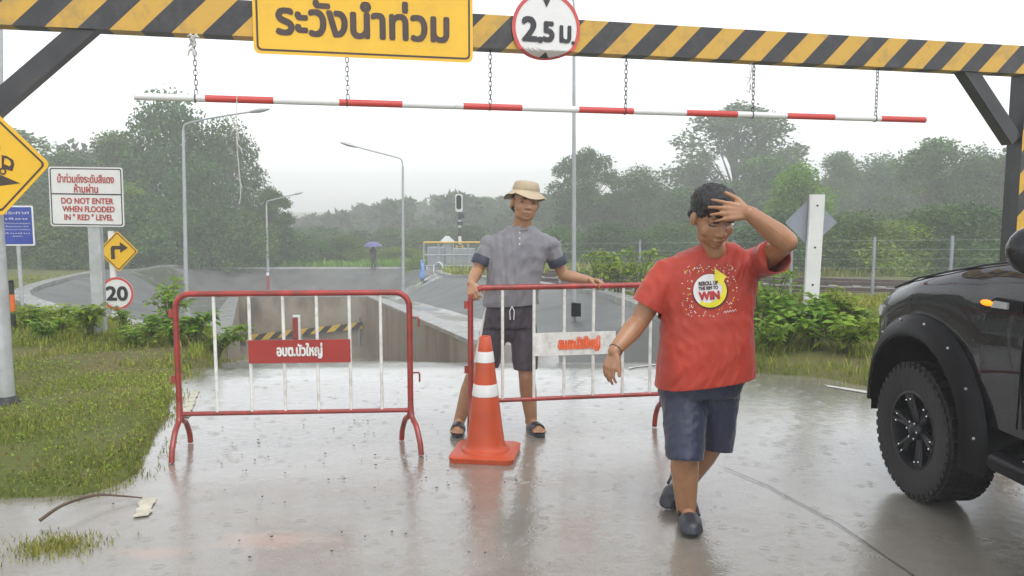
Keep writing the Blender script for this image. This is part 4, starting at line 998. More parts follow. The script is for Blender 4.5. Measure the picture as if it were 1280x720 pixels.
def plant_tree(kind, px, top, wpx, Yd, label, group='trees beyond the underpass', cat='tree'):
    x_ = (px - 640) / 1000 * Yd; z_ = zg(x_, Yd); h = pix(px, top, Yd).z - z_
    if kind not in PROTO: o = PROTO[kind] = TP[kind]()
    else: o = copy_tree(PROTO[kind])
    hp = HT.get(kind, 10); sx = wpx / 1000 * Yd / (WT[kind] * .92)
    o.location = (x_, Yd, z_); o.scale = (sx, sx, h / (hp * 1.0)); o.rotation_euler = (0, 0, qt.uniform(0, 6.28))
    return tag(o, label, cat, group)
for a in (('round', 212, 127, 120, 58, 'tallest dense dark tree of the left group, crown top under the hanging bar'),
          ('tall', 160, 165, 85, 61, 'dense tree between the white notice and the tallest left tree'),
          ('round', 290, 160, 95, 60, 'dense dark tree right of the tallest left tree, behind the dangling string'),
          ('airy', 338, 232, 62, 53, 'thin drooping airy tree at the right end of the left group'),
          ('round', 92, 196, 125, 60, 'dark tree rising behind the white flood notice'),
          ('tall', 30, 163, 115, 66, 'hazy tree behind the slope diamond sign'),
          ('round', 250, 205, 100, 54, 'low dark tree in front of the left tree group behind the first lamp'),
          ('light', 148, 232, 90, 52, 'lighter green tree behind the right turn sign'),
          ('airy', 737, 184, 92, 70, 'open airy tree with visible limbs behind the tall plain lamp post'),
          ('round', 795, 215, 85, 72, 'dark bushy tree just left of the man in red'),
          ('airy', 912, 128, 158, 88, 'very tall airy tree reaching above the hanging bar'),
          ('round', 850, 238, 95, 66, 'dark tree behind the head of the man in red'),
          ('tall', 960, 196, 105, 72, 'mid green tree right of the raised arm'),
          ('light', 1003, 212, 85, 46, 'yellow green tree behind the diamond sign seen from behind'),
          ('tall', 1052, 190, 62, 78, 'slim hazy tree right of the white sign post'),
          ('round', 1098, 200, 100, 82, 'hazy tree between the white sign post and the gantry brace'),
          ('tall', 1158, 174, 92, 62, 'pointed dark tree left of the gantry brace on the right'),
          ('round', 1214, 192, 105, 60, 'dark tree behind the right gantry brace'),
          ('round', 1285, 185, 120, 58, 'dark tree behind the right gantry post'),
          ('round', 690, 248, 80, 92, 'hazy low tree right of the hat'),
          ('round', 640, 262, 90, 105, 'hazy tree behind the man in the hat'),
          ('tall', 598, 246, 62, 112, 'hazy tree behind the railway signal'),
          ('round', 1390, 170, 130, 60, 'dark tree right of the gantry post behind the truck')):
    plant_tree(*a)
BG = 'bushes beyond the underpass'
for a in (('darkbush', 28, 262, 100, 50, 'dark bush behind the blue notice'), ('bush', 85, 268, 90, 47, 'green bush below the white flood notice'),
          ('bush', 130, 262, 90, 49, 'green bush behind the yellow turn sign'), ('darkbush', 178, 250, 95, 51, 'dark bush left of the first lamp post'),
          ('bush', 222, 258, 95, 50, 'green bush right beside the first lamp post'), ('darkbush', 268, 255, 95, 51.5, 'dark bush below the dangling string'),
          ('bush', 312, 272, 80, 51, 'green bush left of the far short lamp'), ('darkbush', 350, 288, 70, 52.5, 'dark bush right of the far short lamp'),
          ('bush', 384, 298, 66, 55, 'small bush left of the banded far mast'), ('bush', 425, 298, 60, 56, 'small bush in front of the banded far mast'),
          ('lightbush', 468, 312, 66, 58, 'light green low bush behind the umbrella'), ('lightbush', 500, 310, 60, 57, 'light green low bush right of the umbrella'),
          ('lightbush', 522, 322, 40, 50, 'low light bush left of the fenced cage'),
          ('bush', 362, 288, 60, 70, 'hazy bush row behind the far short lamp'), ('bush', 405, 286, 66, 74, 'hazy bush behind the two small green bushes'), ('darkbush', 448, 290, 66, 72, 'hazy dark bush behind the faintest far mast'), ('bush', 488, 287, 66, 75, 'hazy bush above the umbrella'), ('bush', 535, 288, 70, 73, 'hazy bush behind the fenced cage'), ('darkbush', 585, 284, 70, 70, 'hazy dark bush behind the railway signal mast'),
          ('bush', 640, 300, 80, 60, 'bush hidden partly behind the man in the hat'),
          ('bush', 700, 288, 85, 52, 'bush right of the man in the hat'), ('darkbush', 765, 282, 90, 50, 'dark bush behind the middle shrubs'),
          ('bush', 835, 284, 90, 49, 'bush behind the chest of the man in red'), ('darkbush', 975, 270, 115, 37, 'dark bush behind the raised elbow'),
          ('bush', 1058, 274, 110, 36, 'bush behind the fence right of the white sign post'), ('lightbush', 1112, 284, 110, 35, 'lighter bush behind the rails left of the truck'),
          ('bush', 1160, 266, 115, 36, 'bush behind the rails above the truck bonnet'), ('darkbush', 1212, 262, 120, 36, 'dark bush above the truck bonnet'),
          ('bush', 1265, 264, 120, 35, 'bush behind the right gantry post'), ('darkbush', 1330, 255, 100, 46, 'dark bush beyond the right gantry post')):
    plant_tree(*a, group=BG, cat='bush')
# far wood fading in the rain: nobody could count its trees
rng = np.random.RandomState(21); Pn = []
prof = [(290, 262), (335, 270), (365, 276), (400, 268), (430, 272), (462, 262), (500, 252), (545, 256), (580, 246), (640, 252), (700, 250), (900, 235), (1100, 215), (1400, 190), (1700, 170)]
for k in range(210):
    px = rng.uniform(290, 1650); Yd = rng.uniform(105, 165) if px < 640 else rng.uniform(95, 150); x_ = (px - 640) / 1000 * Yd
    top = np.interp(px, [a for a, b in prof], [b for a, b in prof]) + rng.uniform(-3, 9); zt_ = pix(640, top, Yd).z; h = zt_ + 3.2
    for j in range(16):
        c_ = np.array([x_ + rng.normal() * h * .26, Yd + rng.normal() * h * .26, -3 + h * (.04 + .90 * rng.random() ** 1.3)]); n_ = 60; d = rng.normal(size=(n_, 3)); d /= np.linalg.norm(d, axis=1)[:, None]
        Pn.append(c_ + d * h * .11 * rng.uniform(.4, 1, (n_, 1)))
for k in range(60):
    px = rng.uniform(-420, 200); Yd = rng.uniform(85, 130); x_ = (px - 640) / 1000 * Yd; h = rng.uniform(8, 12)
    for j in range(14):
        c_ = np.array([x_ + rng.normal() * h * .2, Yd + rng.normal() * h * .2, -3 + h * (.08 + .84 * rng.random())]); n_ = 40; d = rng.normal(size=(n_, 3)); d /= np.linalg.norm(d, axis=1)[:, None]
        Pn.append(c_ + d * h * .12 * rng.uniform(.4, 1, (n_, 1)))
Pn = np.concatenate(Pn); V, F = leaf_cards(Pn, 1.3, .8, rng)
fast_mesh('far_wood', V, F, M['leaf_far'], kind='stuff')

# leafy shrubs close by
def near_plant(seed, h, spread, nst, leaves, L, mat_='leaf_shrub', name='shrub'):
    q = random.Random(seed); rng = np.random.RandomState(seed); root = thing(name, None, 'shrub'); sm = MB(); V = []; F = []
    for s_ in range(nst):
        a = q.uniform(0, 6.28); e = Vector((math.cos(a), math.sin(a), 0)) * spread * q.uniform(.15, 1); hh = h * q.uniform(.55, 1.05)
        P = catmull([Vector((e.x * .1, e.y * .1, -.05)), e * .35 + Vector((0, 0, hh * .5)), e * .75 + Vector((0, 0, hh * .88)), e + Vector((0, 0, hh * .96))], 6)
        sm.tube(P, [.008 * (1.2 - i / len(P)) + .001 for i in range(len(P))], 5)
        for k in range(leaves):
            p = P[min(len(P) - 1, int(len(P) * (.25 + .75 * q.random() ** .7)))] + Vector((q.gauss(0, .02), q.gauss(0, .02), q.gauss(0, .02)))
            az = q.uniform(0, 6.28); d = Vector((math.cos(az), math.sin(az), q.uniform(-.5, .45))).normalized(); s2 = d.cross(Vector((0, 0, 1))).normalized(); s2 = (s2 + Vector((0, 0, q.uniform(-.5, .5)))).normalized(); n_ = s2.cross(d)
            l = L * q.uniform(.55, 1.25); w2 = l * q.uniform(.20, .28); b_ = len(V); p0 = p + d * .02
            V += [p0, p0 + d * l * .5 + s2 * w2 + n_ * l * .04, p0 + d * l - n_ * l * .14, p0 + d * l * .5 - s2 * w2 + n_ * l * .04, p0 + d * l * .5 - n_ * l * .04, p0 + d * l * .22 + s2 * w2 * .7, p0 + d * l * .22 - s2 * w2 * .7]
            F += [(b_, b_ + 4, b_ + 1, b_ + 5), (b_ + 4, b_ + 2, b_ + 1, b_ + 1), (b_, b_ + 6, b_ + 3, b_ + 4), (b_ + 4, b_ + 3, b_ + 2, b_ + 2)]
    sm.build('stem', M['stem'], root)
    me = bpy.data.meshes.new('foliage'); me.from_pydata([tuple(v) for v in V], [], [tuple(dict.fromkeys(f)) for f in F]); me.materials.append(M[mat_]); link('foliage', me, root)
    return root
NP = [near_plant(31, .55, .42, 13, 24, .13), near_plant(32, .75, .40, 12, 24, .12), near_plant(33, .40, .45, 13, 22, .12), near_plant(34, .9, .35, 10, 26, .11)]
used = set(); qs = random.Random(4)
def put_plant(k, px, Yd, sc_, label, group):
    o = NP[k] if k not in used else copy_tree(NP[k]); used.add(k)
    x_ = (px - 640) / 1000 * Yd; o.location = (x_, Yd, zg(x_, Yd) - .02); s_ = sc_ * qs.uniform(.92, 1.08); o.scale = (s_, s_, s_ * qs.uniform(.9, 1.1)); o.rotation_euler = (0, 0, qs.uniform(0, 6.28)); return tag(o, label, None, group)
SL, SR, SM = 'leafy shrubs at the left edge of the ramp', 'leafy shrubs at the right roadside', 'leafy shrubs behind the held barrier'
for a in ((2, 30, 9.6, 1.0, 'low leafy shrub right at the thick galvanised post'), (2, 68, 9.4, 1.1, 'low leafy shrub left of the white notice post'), (0, 108, 8.7, .85, 'bushy shrub in front of the white notice post'),
          (1, 150, 9.4, .60, 'tall bright shrub under the 20 sign'), (0, 183, 8.9, .75, 'bushy shrub right of the 20 sign'), (1, 208, 9.8, .95, 'tall shrub left behind the barrier upright'),
          (0, 212, 8.6, .8, 'bushy shrub at the road edge beside the barrier upright'), (0, 240, 8.7, .85, 'bushy shrub seen through the first bars of the barrier'), (2, 264, 9.0, 1.0, 'low sprawling shrub reaching over the ramp edge'),
          (3, 214, 10.1, .85, 'shrub with orange blossom level with the barrier top rail'), (2, 165, 8.4, .75, 'small low shrub in front of the turn sign post'), (2, 52, 8.7, .7, 'small low shrub in the grass right of the thick post')):
    put_plant(a[0], a[1], a[2], a[3] * .82, a[4], SL)
for a in ((1, 952, 8.9, .95, 'yellowish shrub beside the red shirt'), (3, 966, 9.6, .85, 'tall yellow green shrub behind the red shirt'), (0, 985, 8.4, .95, 'bushy shrub left of the white sign post'), (0, 1018, 8.3, 1.0, 'bushy shrub in front of the white sign post'),
          (1, 1040, 8.8, .9, 'tall shrub right of the white sign post'), (2, 1060, 8.0, .95, 'low shrub at the road edge near the truck'), (0, 1072, 8.7, .85, 'bushy shrub close to the truck wing'), (3, 1005, 9.9, .7, 'thin shrub behind the white sign post'), (2, 958, 8.2, .8, 'low shrub at the road edge by the red shirt hem')):
    put_plant(*a, SR)
for a in ((3, 686, 17.2, 1.0, 'leafy shrub at the right elbow of the man in the hat'), (3, 706, 16.8, 1.2, 'leafy shrub left of the tall plain lamp post'), (1, 728, 16.6, 1.3, 'leafy shrub right of the tall plain lamp post'), (3, 752, 16.5, 1.25, 'yellow green shrub above the hand on the rail'), (1, 775, 16.2, 1.2, 'leafy shrub at the end of the held top rail'), (3, 800, 15.8, 1.1, 'leafy shrub behind the sleeve of the man in red'), (1, 830, 15.2, 1.1, 'leafy shrub mostly behind the man in red')):
    put_plant(*a, SM)
# orange blossom
# grass
def grass(name, n, region, hmin, hmax, seed, wd=.006, mat_='grass'):
    rng = np.random.RandomState(seed); x0, x1, y0, y1 = region
    x = rng.uniform(x0, x1, n * 3); y = rng.uniform(y0, y1, n * 3)
    dr = sdist(x, y, ROAD) + .16 * wob(x * 1.4, y * 1.4); db = sdist(x, y, RIM); dens = wob(x * 1.3, y * 1.3) + .25 * wob(x * 4, y * 4)
    keep = (dr > rng.normal(0.0, .055, len(x))) & (db > -.12) & ((rng.uniform(-.2, .35, len(x)) + dens + .5 * wob(x * .55 + 3, y * .55) > 0.0) | (dr < .20)); x, y = x[keep][:n], y[keep][:n]; n = len(x); z = np.maximum(zground(x, y), np.where(sdist(x, y, ROAD) < 0, zroad(np.minimum(y, 10)), -99))
    h = rng.uniform(hmin, hmax, n) * (.7 + .6 * rng.random(n)) * (1 + .8 * np.clip(wob(x * .9, y * .9), -.5, .8)); a = rng.uniform(0, 6.28, n); ln = rng.uniform(.1, .9, n) * h
    dx, dy = np.cos(a), np.sin(a); w2 = wd * rng.uniform(.6, 1.6, n)
    B = np.stack([x, y, z - .01], 1); s_ = np.stack([-dy * w2, dx * w2, 0 * x], 1); m_ = B + np.stack([dx * ln * .35, dy * ln * .35, h * .65], 1); t_ = B + np.stack([dx * ln, dy * ln, h], 1)
    V = np.stack([B - s_, B + s_, m_ + s_ * .8, m_ - s_ * .8, t_], 1).reshape(-1, 3); i = np.arange(n)[:, None] * 5
    F = np.concatenate([i + np.array([[0, 1, 2]]), i + np.array([[0, 2, 3]]), i + np.array([[3, 2, 4]])])
    return fast_mesh(name, V, F, M[mat_], kind='stuff')
grass('grass', 52000, (-7, -1.9, 3.6, 7.6), .010, .040, 1, .003)
grass('grass', 30000, (-10, -2.8, 7.4, 13), .03, .10, 2, .005)
grass('grass', 26000, (1.7, 9, 5.2, 13), .04, .13, 3, .005)
grass('grass', 26000, (1.2, 22, 13, 16.8), .06, .15, 4, .010)
grass('grass', 12000, (-30, -8, 12, 36), .04, .10, 5, .014)
grass('grass', 22000, (-34, 6, 49, 60), .15, .40, 6, .03, 'leaf_light')
grass('grass', 12000, (-5, 16, 32, 48), .15, .45, 7, .022)
rng = np.random.RandomState(61); n = 26000; x = rng.uniform(-7, -1.9, n); y = rng.uniform(3.7, 9.5, n); k_ = (sdist(x, y, ROAD) > rng.normal(.03, .06, n)) & (wob(x * 1.1 + 5, y * 1.1) + rng.uniform(-.3, .3, n) > -.1)
x, y = x[k_], y[k_]; V, F = leaf_cards(np.stack([x, y, np.maximum(zground(x, y), -.3) + rng.uniform(.0, .03, len(x))], 1), .022, .014, rng, up=1.2)
fast_mesh('ground_cover', V, F, M['leaf_shrub'], kind='stuff')
rng = np.random.RandomState(62); n = 2600; x = rng.uniform(-7, -1.9, n); y = rng.uniform(3.7, 9.5, n); k_ = sdist(x, y, ROAD) > -.05
x, y = x[k_], y[k_]; V, F = leaf_cards(np.stack([x, y, np.maximum(zground(x, y), -.3) + rng.uniform(.005, .035, len(x))], 1), .035, .012, rng, up=1.5)
fast_mesh('dead_leaves', V, F, M['dead'], kind='stuff')
# tuft growing in the near road edge, and a curved dead stick
rng = np.random.RandomState(9); p = pixg(68, 684); n = 700; x = p.x + rng.normal(size=n) * .10; y = p.y + rng.normal(size=n) * .07; a = rng.uniform(0, 6.28, n); h = rng.uniform(.015, .045, n); z = zground(x, y); z = np.maximum(z, .0)
B = np.stack([x, y, z], 1); s_ = np.stack([-np.sin(a) * .003, np.cos(a) * .003, 0 * x], 1); t_ = B + np.stack([np.cos(a) * h * .6, np.sin(a) * h * .6, h], 1)
o = fast_mesh('grass_tuft', np.stack([B - s_, B + s_, t_], 1).reshape(-1, 3), np.arange(n * 3).reshape(-1, 3), M['grass']); tag(o, 'small grass tuft growing out of the near wet road edge', 'grass tuft')
mb = MB(); P = catmull([(*g2(50, 655), .03), (*g2(80, 645), .07), (*g2(120, 630), .06), (*g2(150, 625), .035), (*g2(178, 623), .015)], 6); mb.tube(P, [.011 * (1 - .7 * i / len(P)) for i in range(len(P))], 6)
tag(mb.build('stick', M['twig']), 'curved brown dead stick lying from the grass onto the road', 'stick')
# ================================================================== PEOPLE FAR OFF
def far_person(name, label, foot, h, coat, legs, umbrella=False, rz=0):
    root = thing(name, label, 'person', foot, rz); k = h / 1.7
    mb = MB()
    for sx in (-.1, .1): mb.capsule((sx * k, 0, .05 * k), .055 * k, (sx * .8 * k, 0, .85 * k), .085 * k); mb.capsule((sx * k, -.02, .04 * k), .045 * k, (sx * k, -.16 * k, .03 * k), .035 * k)
    mb.capsule((0, 0, .85 * k), .15 * k, (0, 0, 1.3 * k), .17 * k, flat=.7, side=(1, 0, 0)); mb.capsule((0, 0, 1.4 * k), .05 * k, (0, 0, 1.5 * k), .05 * k); mb.ellip((0, -.01, 1.6 * k), (.085 * k, .1 * k, .12 * k))
    for sx in (-1, 1): mb.capsule((sx * .19 * k, 0, 1.36 * k), .055 * k, (sx * .22 * k, -.1 * k, 1.1 * k), .045 * k); mb.capsule((sx * .22 * k, -.1 * k, 1.1 * k), .045 * k, ((.1 if umbrella else sx * .2) * k, -.25 * k, (1.3 if umbrella else .9) * k), .04 * k)
    me = remesh(mb, .03, 2); me.materials.append(M[legs]); link('body', me, root)
    mb = MB()
    if coat == 'blueplastic':
        mb.capsule((0, 0, .45 * k), .27 * k, (0, 0, 1.3 * k), .2 * k, flat=.75, side=(1, 0, 0)); mb.ellip((0, .02, 1.57 * k), (.13 * k, .14 * k, .17 * k)); me = remesh(mb, .03, 3); me.materials.append(M[coat]); link('raincoat', me, root)
    else:
        mb.capsule((0, 0, .8 * k), .19 * k, (0, 0, 1.32 * k), .2 * k, flat=.75, side=(1, 0, 0)); me = remesh(mb, .03, 2); me.materials.append(M[coat]); link('shirt', me, root)
    return root
f = pix(467, 341, 49.8); f.z = -2.42
far_person('person', 'far person in dark clothes standing under the umbrella on the back rim', f, 1.5, 'darkcloth', 'darkcloth', True, 0)
um = thing('umbrella', 'violet blue umbrella held over the far person on the rim', 'umbrella', (f.x + .05, f.y - .32, f.z))
mb = MB(); prof = []
for z_, r_ in ((1.74, .0), (1.73, .12), (1.68, .3), (1.58, .46), (1.45, .56), (1.44, .55), (1.56, .45), (1.66, .29), (1.71, .11), (1.72, 0)): prof.append((r_, z_))
mb.lathe(prof, n=16); mb.build('canopy', M['umbrella'], um); mb = MB(); mb.tube([(0, 0, 1.0), (0, 0, 1.82)], .012, 6); mb.build('shaft', M['blacksteel'], um)
f = pix(528, 352.5, 37.5); far_person('person', 'far small person in a pale blue raincoat on the right bank', (f.x, 37.5, f.z), 1.02, 'blueplastic', 'darkcloth', rz=R(40))
# ================================================================== PEOPLE AT THE BARRIER
def folds(me, amp, seed, fx=9, fz=4, mask=None):
    n = len(me.vertices); co = np.empty(n * 3); me.vertices.foreach_get('co', co); co = co.reshape(-1, 3)
    no = np.empty(n * 3); me.vertices.foreach_get('normal', no); no = no.reshape(-1, 3); r_ = np.random.RandomState(seed); h = np.zeros(n)
    wp = .035 * np.stack([np.sin(co @ r_.normal(size=3) * 9 + 1), np.sin(co @ (r_.normal(size=3) * 9)), np.sin(co @ (r_.normal(size=3) * 8) + 2)], 1); cw = co + wp
    for k in range(10):
        f = np.array([r_.normal() * fx, r_.normal() * fx * .7, r_.normal() * fz]) * 2.8 * (1 + .22 * k); s_ = np.sin(cw @ f + r_.uniform(0, 6.28)); h += (1 - 2 * np.abs(s_)) / (1 + .3 * k)
    h = h / 2.2
    if mask is not None: h = h * mask(co)
    co += no * (h * amp)[:, None]; me.vertices.foreach_set('co', co.ravel()); me.update()
def cut(me, co, no, ctr, rad_, pred=None):
    bm = bmesh.new(); bm.from_mesh(me); ctr = Vector(ctr)
    fs = [f for f in bm.faces if (f.calc_center_median() - ctr).length < rad_ and (pred is None or pred(f.calc_center_median()))]; es = {e for f in fs for e in f.edges}; vv = {v for f in fs for v in f.verts}
    bmesh.ops.bisect_plane(bm, geom=list(vv) + list(es) + fs, plane_co=co, plane_no=no, clear_outer=True); bm.to_mesh(me); bm.free()
def garment(name, mb, material, parent, voxel=.009, sm=4, amp=.006, seed=1, cuts=(), thick=.004, fx=9, fz=4):
    me = remesh(mb, voxel, sm); folds(me, amp, seed, fx, fz)
    for c_ in cuts: cut(me, *c_)
    me.materials.append(material if not isinstance(material, list) else material[0]); o = link(name, me, parent)
    s_ = o.modifiers.new('s', 'SOLIDIFY'); s_.thickness = thick; s_.offset = -1; return o
def sleeve(mb, pts):
    L = []; t = (pts[-1][0] - pts[0][0]).normalized(); a = t.orthogonal().normalized(); b = t.cross(a)
    for p, r_ in pts: L.append([p + (a * math.cos(q) + b * math.sin(q)) * r_ for q in (2 * math.pi * k / 22 for k in range(22))])
    mb.loft(L)
def basis(f, u):
    f = Vector(f).normalized(); u = Vector(u); u = (u - f * u.dot(f)).normalized(); x = f.cross(u).normalized(); return Matrix((x, f, u)).transposed()
def head_prims(mb, c, B, k=1.0, wide=1.0):
    T = lambda p: Vector(c) + B @ (Vector((p[0] * wide, p[1], p[2])) * k)
    E = lambda p, r_: mb.ellip(T(p), tuple(x * k * (wide if i == 0 else 1) for i, x in enumerate(r_)), B)
    E((0, -.012, .035), (.077, .096, .086)); E((0, .02, -.03), (.068, .073, .086)); E((0, .032, -.072), (.050, .048, .045)); E((0, .066, -.096), (.022, .018, .017))
    for s_ in (-1, 1):
        E((s_ * .035, .056, -.033), (.029, .023, .030)); E((s_ * .079, -.008, -.012), (.011, .022, .033)); E((s_ * .014, .094, -.036), (.010, .011, .008)); E((s_ * .03, .079, .026), (.027, .014, .011)); E((s_ * .040, .026, -.068), (.022, .036, .036))
    mb.capsule(T((0, .082, .012)), .010 * k, T((0, .104, -.030)), .0135 * k); E((0, .086, -.064), (.027, .013, .0065)); E((0, .083, -.077), (.023, .013, .009)); E((0, .082, -.053), (.02, .012, .012))
def face_finish(me, c, B, k, wide):
    Bi = B.transposed(); n = len(me.vertices)
    for v in me.vertices:
        p = (Bi @ (v.co - Vector(c))) / k
        if p.y < .03 or abs(p.z) > .12: continue
        for s_ in (-1, 1):
            d = math.hypot((p.x - s_ * .032 * wide) / 1.35, p.z - .003)
            if d < .017: v.co -= B @ Vector((0, 1, 0)) * (.010 * k * (1 - (d / .017) ** 2))
        d = abs(p.z + .0705)
        if abs(p.x) < .028 * wide and d < .004: v.co -= B @ Vector((0, 1, 0)) * .005 * k * (1 - d / .004)
def face_parts(root, body, c, B, k, wide, look=0.0, closed=False):
    bvh = BVHTree.FromPolygons([v.co for v in body.vertices], [tuple(p.vertices) for p in body.polygons])
    def on(x, z, off):
        o_ = Vector(c) + B @ (Vector((x * wide, .3, z)) * k); h = bvh.ray_cast(o_, -(B @ Vector((0, 1, 0)))); return (h[0] if h[0] else Vector(c)) + B @ Vector((0, off, 0)) * k
    for s_ in (-1, 1):
        mb = MB(); mb.tube([on(s_ * x, z, .001) for x, z in ((.016, .020), (.026, .0245), (.038, .024), (.048, .018))], [.002 * k, .0042 * k, .004 * k, .0015 * k], 6); mb.build('eyebrow', M['hair'], root)
        p = on(s_ * .032, .002, -.001)
        if not closed: mb = MB(); mb.ellip(p, (.0135 * k * wide, .005 * k, .0042 * k), B); mb.build('eye', M['eye'], root)
        else: mb = MB(); mb.tube([on(s_ * x, z, .0005) for x, z in ((.019, .0), (.027, -.0035), (.036, -.0035), (.045, .0))], .0022 * k, 6); mb.build('eye', M['eye'], root)
    mb = MB(); mb.tube([on(x, z, -.001) for x, z in ((-.025, -.070), (-.012, -.0695), (0, -.0705), (.012, -.0695), (.025, -.070))], [.0015 * k, .004 * k, .0048 * k, .004 * k, .0015 * k], 6); mb.build('mouth', M['lip'], root)
def hand_prims(mb, wrist, d, n, side, k=1.0, curl=(20, 25, 15), thumb=(.75, .6, .25), spread=.06, tcurl=0.0, curls=None):
    d = Vector(d).normalized(); n = Vector(n); n = (n - d * n.dot(d)).normalized(); t = Vector(side); t = (t - d * t.dot(d) - n * t.dot(n)).normalized(); wrist = Vector(wrist)
    mb.capsule(wrist - d * .02 * k, .026 * k, wrist + d * .015 * k, .027 * k, flat=.72, side=t)
    for i, (lat, L, r_) in enumerate(((.033, .074, .0095), (.011, .082, .010), (-.011, .076, .0095), (-.032, .060, .0085))):
        kn = wrist + d * (.088 - .004 * abs(i - 1)) * k + t * lat * k
        mb.capsule(wrist + d * .012 * k + t * lat * .55 * k, .015 * k, kn, .0125 * k)
        a = 0; p = kn; cu = curls[i] if curls else curl
        for j, f in enumerate((.46, .30, .26)):
            a += R(cu[j]); e = p + (d * math.cos(a) + n * math.sin(a) + t * spread * (1.5 - i) * .7).normalized() * L * f * k
            mb.capsule(p, r_ * (1 - .08 * j) * k, e, r_ * (.92 - .09 * j) * k, n=10); p = e
    b_ = wrist + d * .022 * k + t * .026 * k; q_ = (d * thumb[0] + t * thumb[1] + n * thumb[2]).normalized(); e = b_ + q_ * .042 * k
    mb.capsule(b_, .015 * k, e, .0125 * k); q2 = (q_ + d * .4 + n * tcurl - t * .15).normalized(); g_ = e + q2 * .032 * k; mb.capsule(e, .0118 * k, g_, .0105 * k); mb.capsule(g_, .0105 * k, g_ + (q2 + d * .2 + n * tcurl).normalized() * .024 * k, .009 * k)
def limb(mb, pts, rs):
    for (a, ra), (b_, rb) in zip(zip(pts, rs), list(zip(pts, rs))[1:]): mb.capsule(a, ra, b_, rb)
def ringset(mb, rows, n=28, Ysh=None, pw=2.5):
    L = []
    for py, cx, hw, dep, Yc in rows:
        c_ = pix(cx, py, Yc); w_ = hw * (pix(641, py, Yc).x - pix(640, py, Yc).x)
        ring = []
        for j in range(n):
            a = 2 * math.pi * j / n; ca, sa = math.cos(a), math.sin(a)
            ring.append(c_ + Vector((w_ * math.copysign(abs(ca) ** (2 / pw), ca), dep * math.copysign(abs(sa) ** (2 / pw), sa), 0)))
        L.append(ring)
    mb.loft(L)
def foot_prims(mb, heel, toe, ankle, k=1.0):
    heel, toe, ankle = Vector(heel), Vector(toe), Vector(ankle); d = (toe - heel).normalized(); s_ = d.cross(Vector((0, 0, 1)))
    mb.capsule(heel + Vector((0, 0, .035)), .034 * k, heel.lerp(toe, .7) + Vector((0, 0, .028)), .038 * k, flat=.8, side=s_); mb.capsule(ankle, .04 * k, heel.lerp(toe, .45) + Vector((0, 0, .04)), .034 * k)
    for i in range(5):
        f = (i - 2) * .017; mb.capsule(heel.lerp(toe, .72) + s_ * f + Vector((0, 0, .022)), .014 * k, heel.lerp(toe, 1.0 - abs(i - 1.2) * .035) + s_ * f * 1.15 + Vector((0, 0, .016)), .0095 * k, n=8)

# ---------------------------------------------------------------- man in red
r1 = thing('person', 'stout man in a wet red printed T-shirt walking, hand on forehead', 'person')
mb = MB()
hc = pix(892, 271, 3.80); HB = basis((.20, -.88, -.48), (.03, -.35, 1)); HK, HW = 1.12, 1.10
head_prims(mb, hc, HB, HK, HW)
nb = pix(895, 318, 3.93); mb.capsule(pix(889, 290, 3.87), .064, nb, .072); mb.capsule(hc + HB @ Vector((0, .02, -.10)), .04, pix(893, 312, 3.86), .06)
shR, shL = pix(836, 338, 3.93), pix(950, 328, 3.94)
mb.capsule(pix(868, 336, 3.94), .06, pix(922, 332, 3.94), .06)
elR, wrR = pix(799, 402, 3.93), pix(768, 439, 3.80); limb(mb, [shR + Vector((.03, 0, -.03)), shR.lerp(elR, .3), elR, elR.lerp(wrR, .3), wrR], [.050, .060, .049, .052, .032])
elL, wrL = pix(983, 302, 3.645), pix(936, 266, 3.615); limb(mb, [shL + Vector((-.03, 0, -.02)), shL.lerp(elL, .3), elL, elL.lerp(wrL, .25), wrL], [.050, .058, .050, .053, .033])
hand_prims(mb, wrR, pix(758, 470, 3.77) - wrR, (.75, .55, .0), (.35, -1, .1), .98, (16, 24, 18), (.8, .45, .3), .05)
ft = hc + HB @ (Vector((-.045, .120, .062)) * HK)
hand_prims(mb, wrL, (-1.0, .06, .08), (-.04, 1, -.22), (0, .1, 1), 1.05, (8, 14, 10), (.70, .75, .1), .16, curls=((-2, 10, 8), (6, 14, 10), (10, 14, 10), (14, 18, 14)))
mb.ellip(pix(884, 400, 3.94), (.19, .13, .28)); mb.ellip(pix(880, 462, 3.94), (.18, .14, .16))
hipR, knR, anR = pix(857, 470, 3.94), pix(856, 556, 3.795), pix(858, 641, 3.87); hipL, knL, anL = pix(898, 470, 3.96), pix(893, 552, 4.00), pix(851, 612, 4.22)
limb(mb, [hipR, hipR.lerp(knR, .7), knR, knR.lerp(anR, .33) + Vector((0, .018, 0)), anR], [.066, .060, .058, .071, .048]); limb(mb, [hipL, hipL.lerp(knL, .7), knL, knL.lerp(anL, .3) + Vector((0, .02, 0)), anL], [.066, .058, .056, .068, .046])
hR, tR = Vector((pix(858, 660, 3.93).x, 3.93, .01)), Vector((pix(864, 680, 3.68).x, 3.68, .01)); hL, tL = Vector((pix(853, 625, 4.26).x, 4.26, .07)), Vector((pix(836, 640, 4.03).x, 4.03, .01))
foot_prims(mb, hR, tR, anR); foot_prims(mb, hL, tL, anL)
me = remesh(mb, .005, 4, .45); face_finish(me, hc, HB, HK, HW); me.materials.append(M['skin_dark']); link('body', me, r1); face_parts(r1, me, hc, HB, HK, HW, closed=True)
mb = MB(); T = lambda p: hc + HB @ (Vector(p) * HK)
HE = lambda p, r_: mb.ellip(T(p), (r_[0] * HK * HW, r_[1] * HK, r_[2] * HK), HB)
HE((0, -.022, .050), (.087, .104, .084)); HE((0, .020, .080), (.078, .085, .056)); HE((0, -.055, -.005), (.080, .060, .072))
for s_ in (-1, 1): HE((s_ * .066, .018, .045), (.020, .034, .036))
me = remesh(mb, .007, 3)
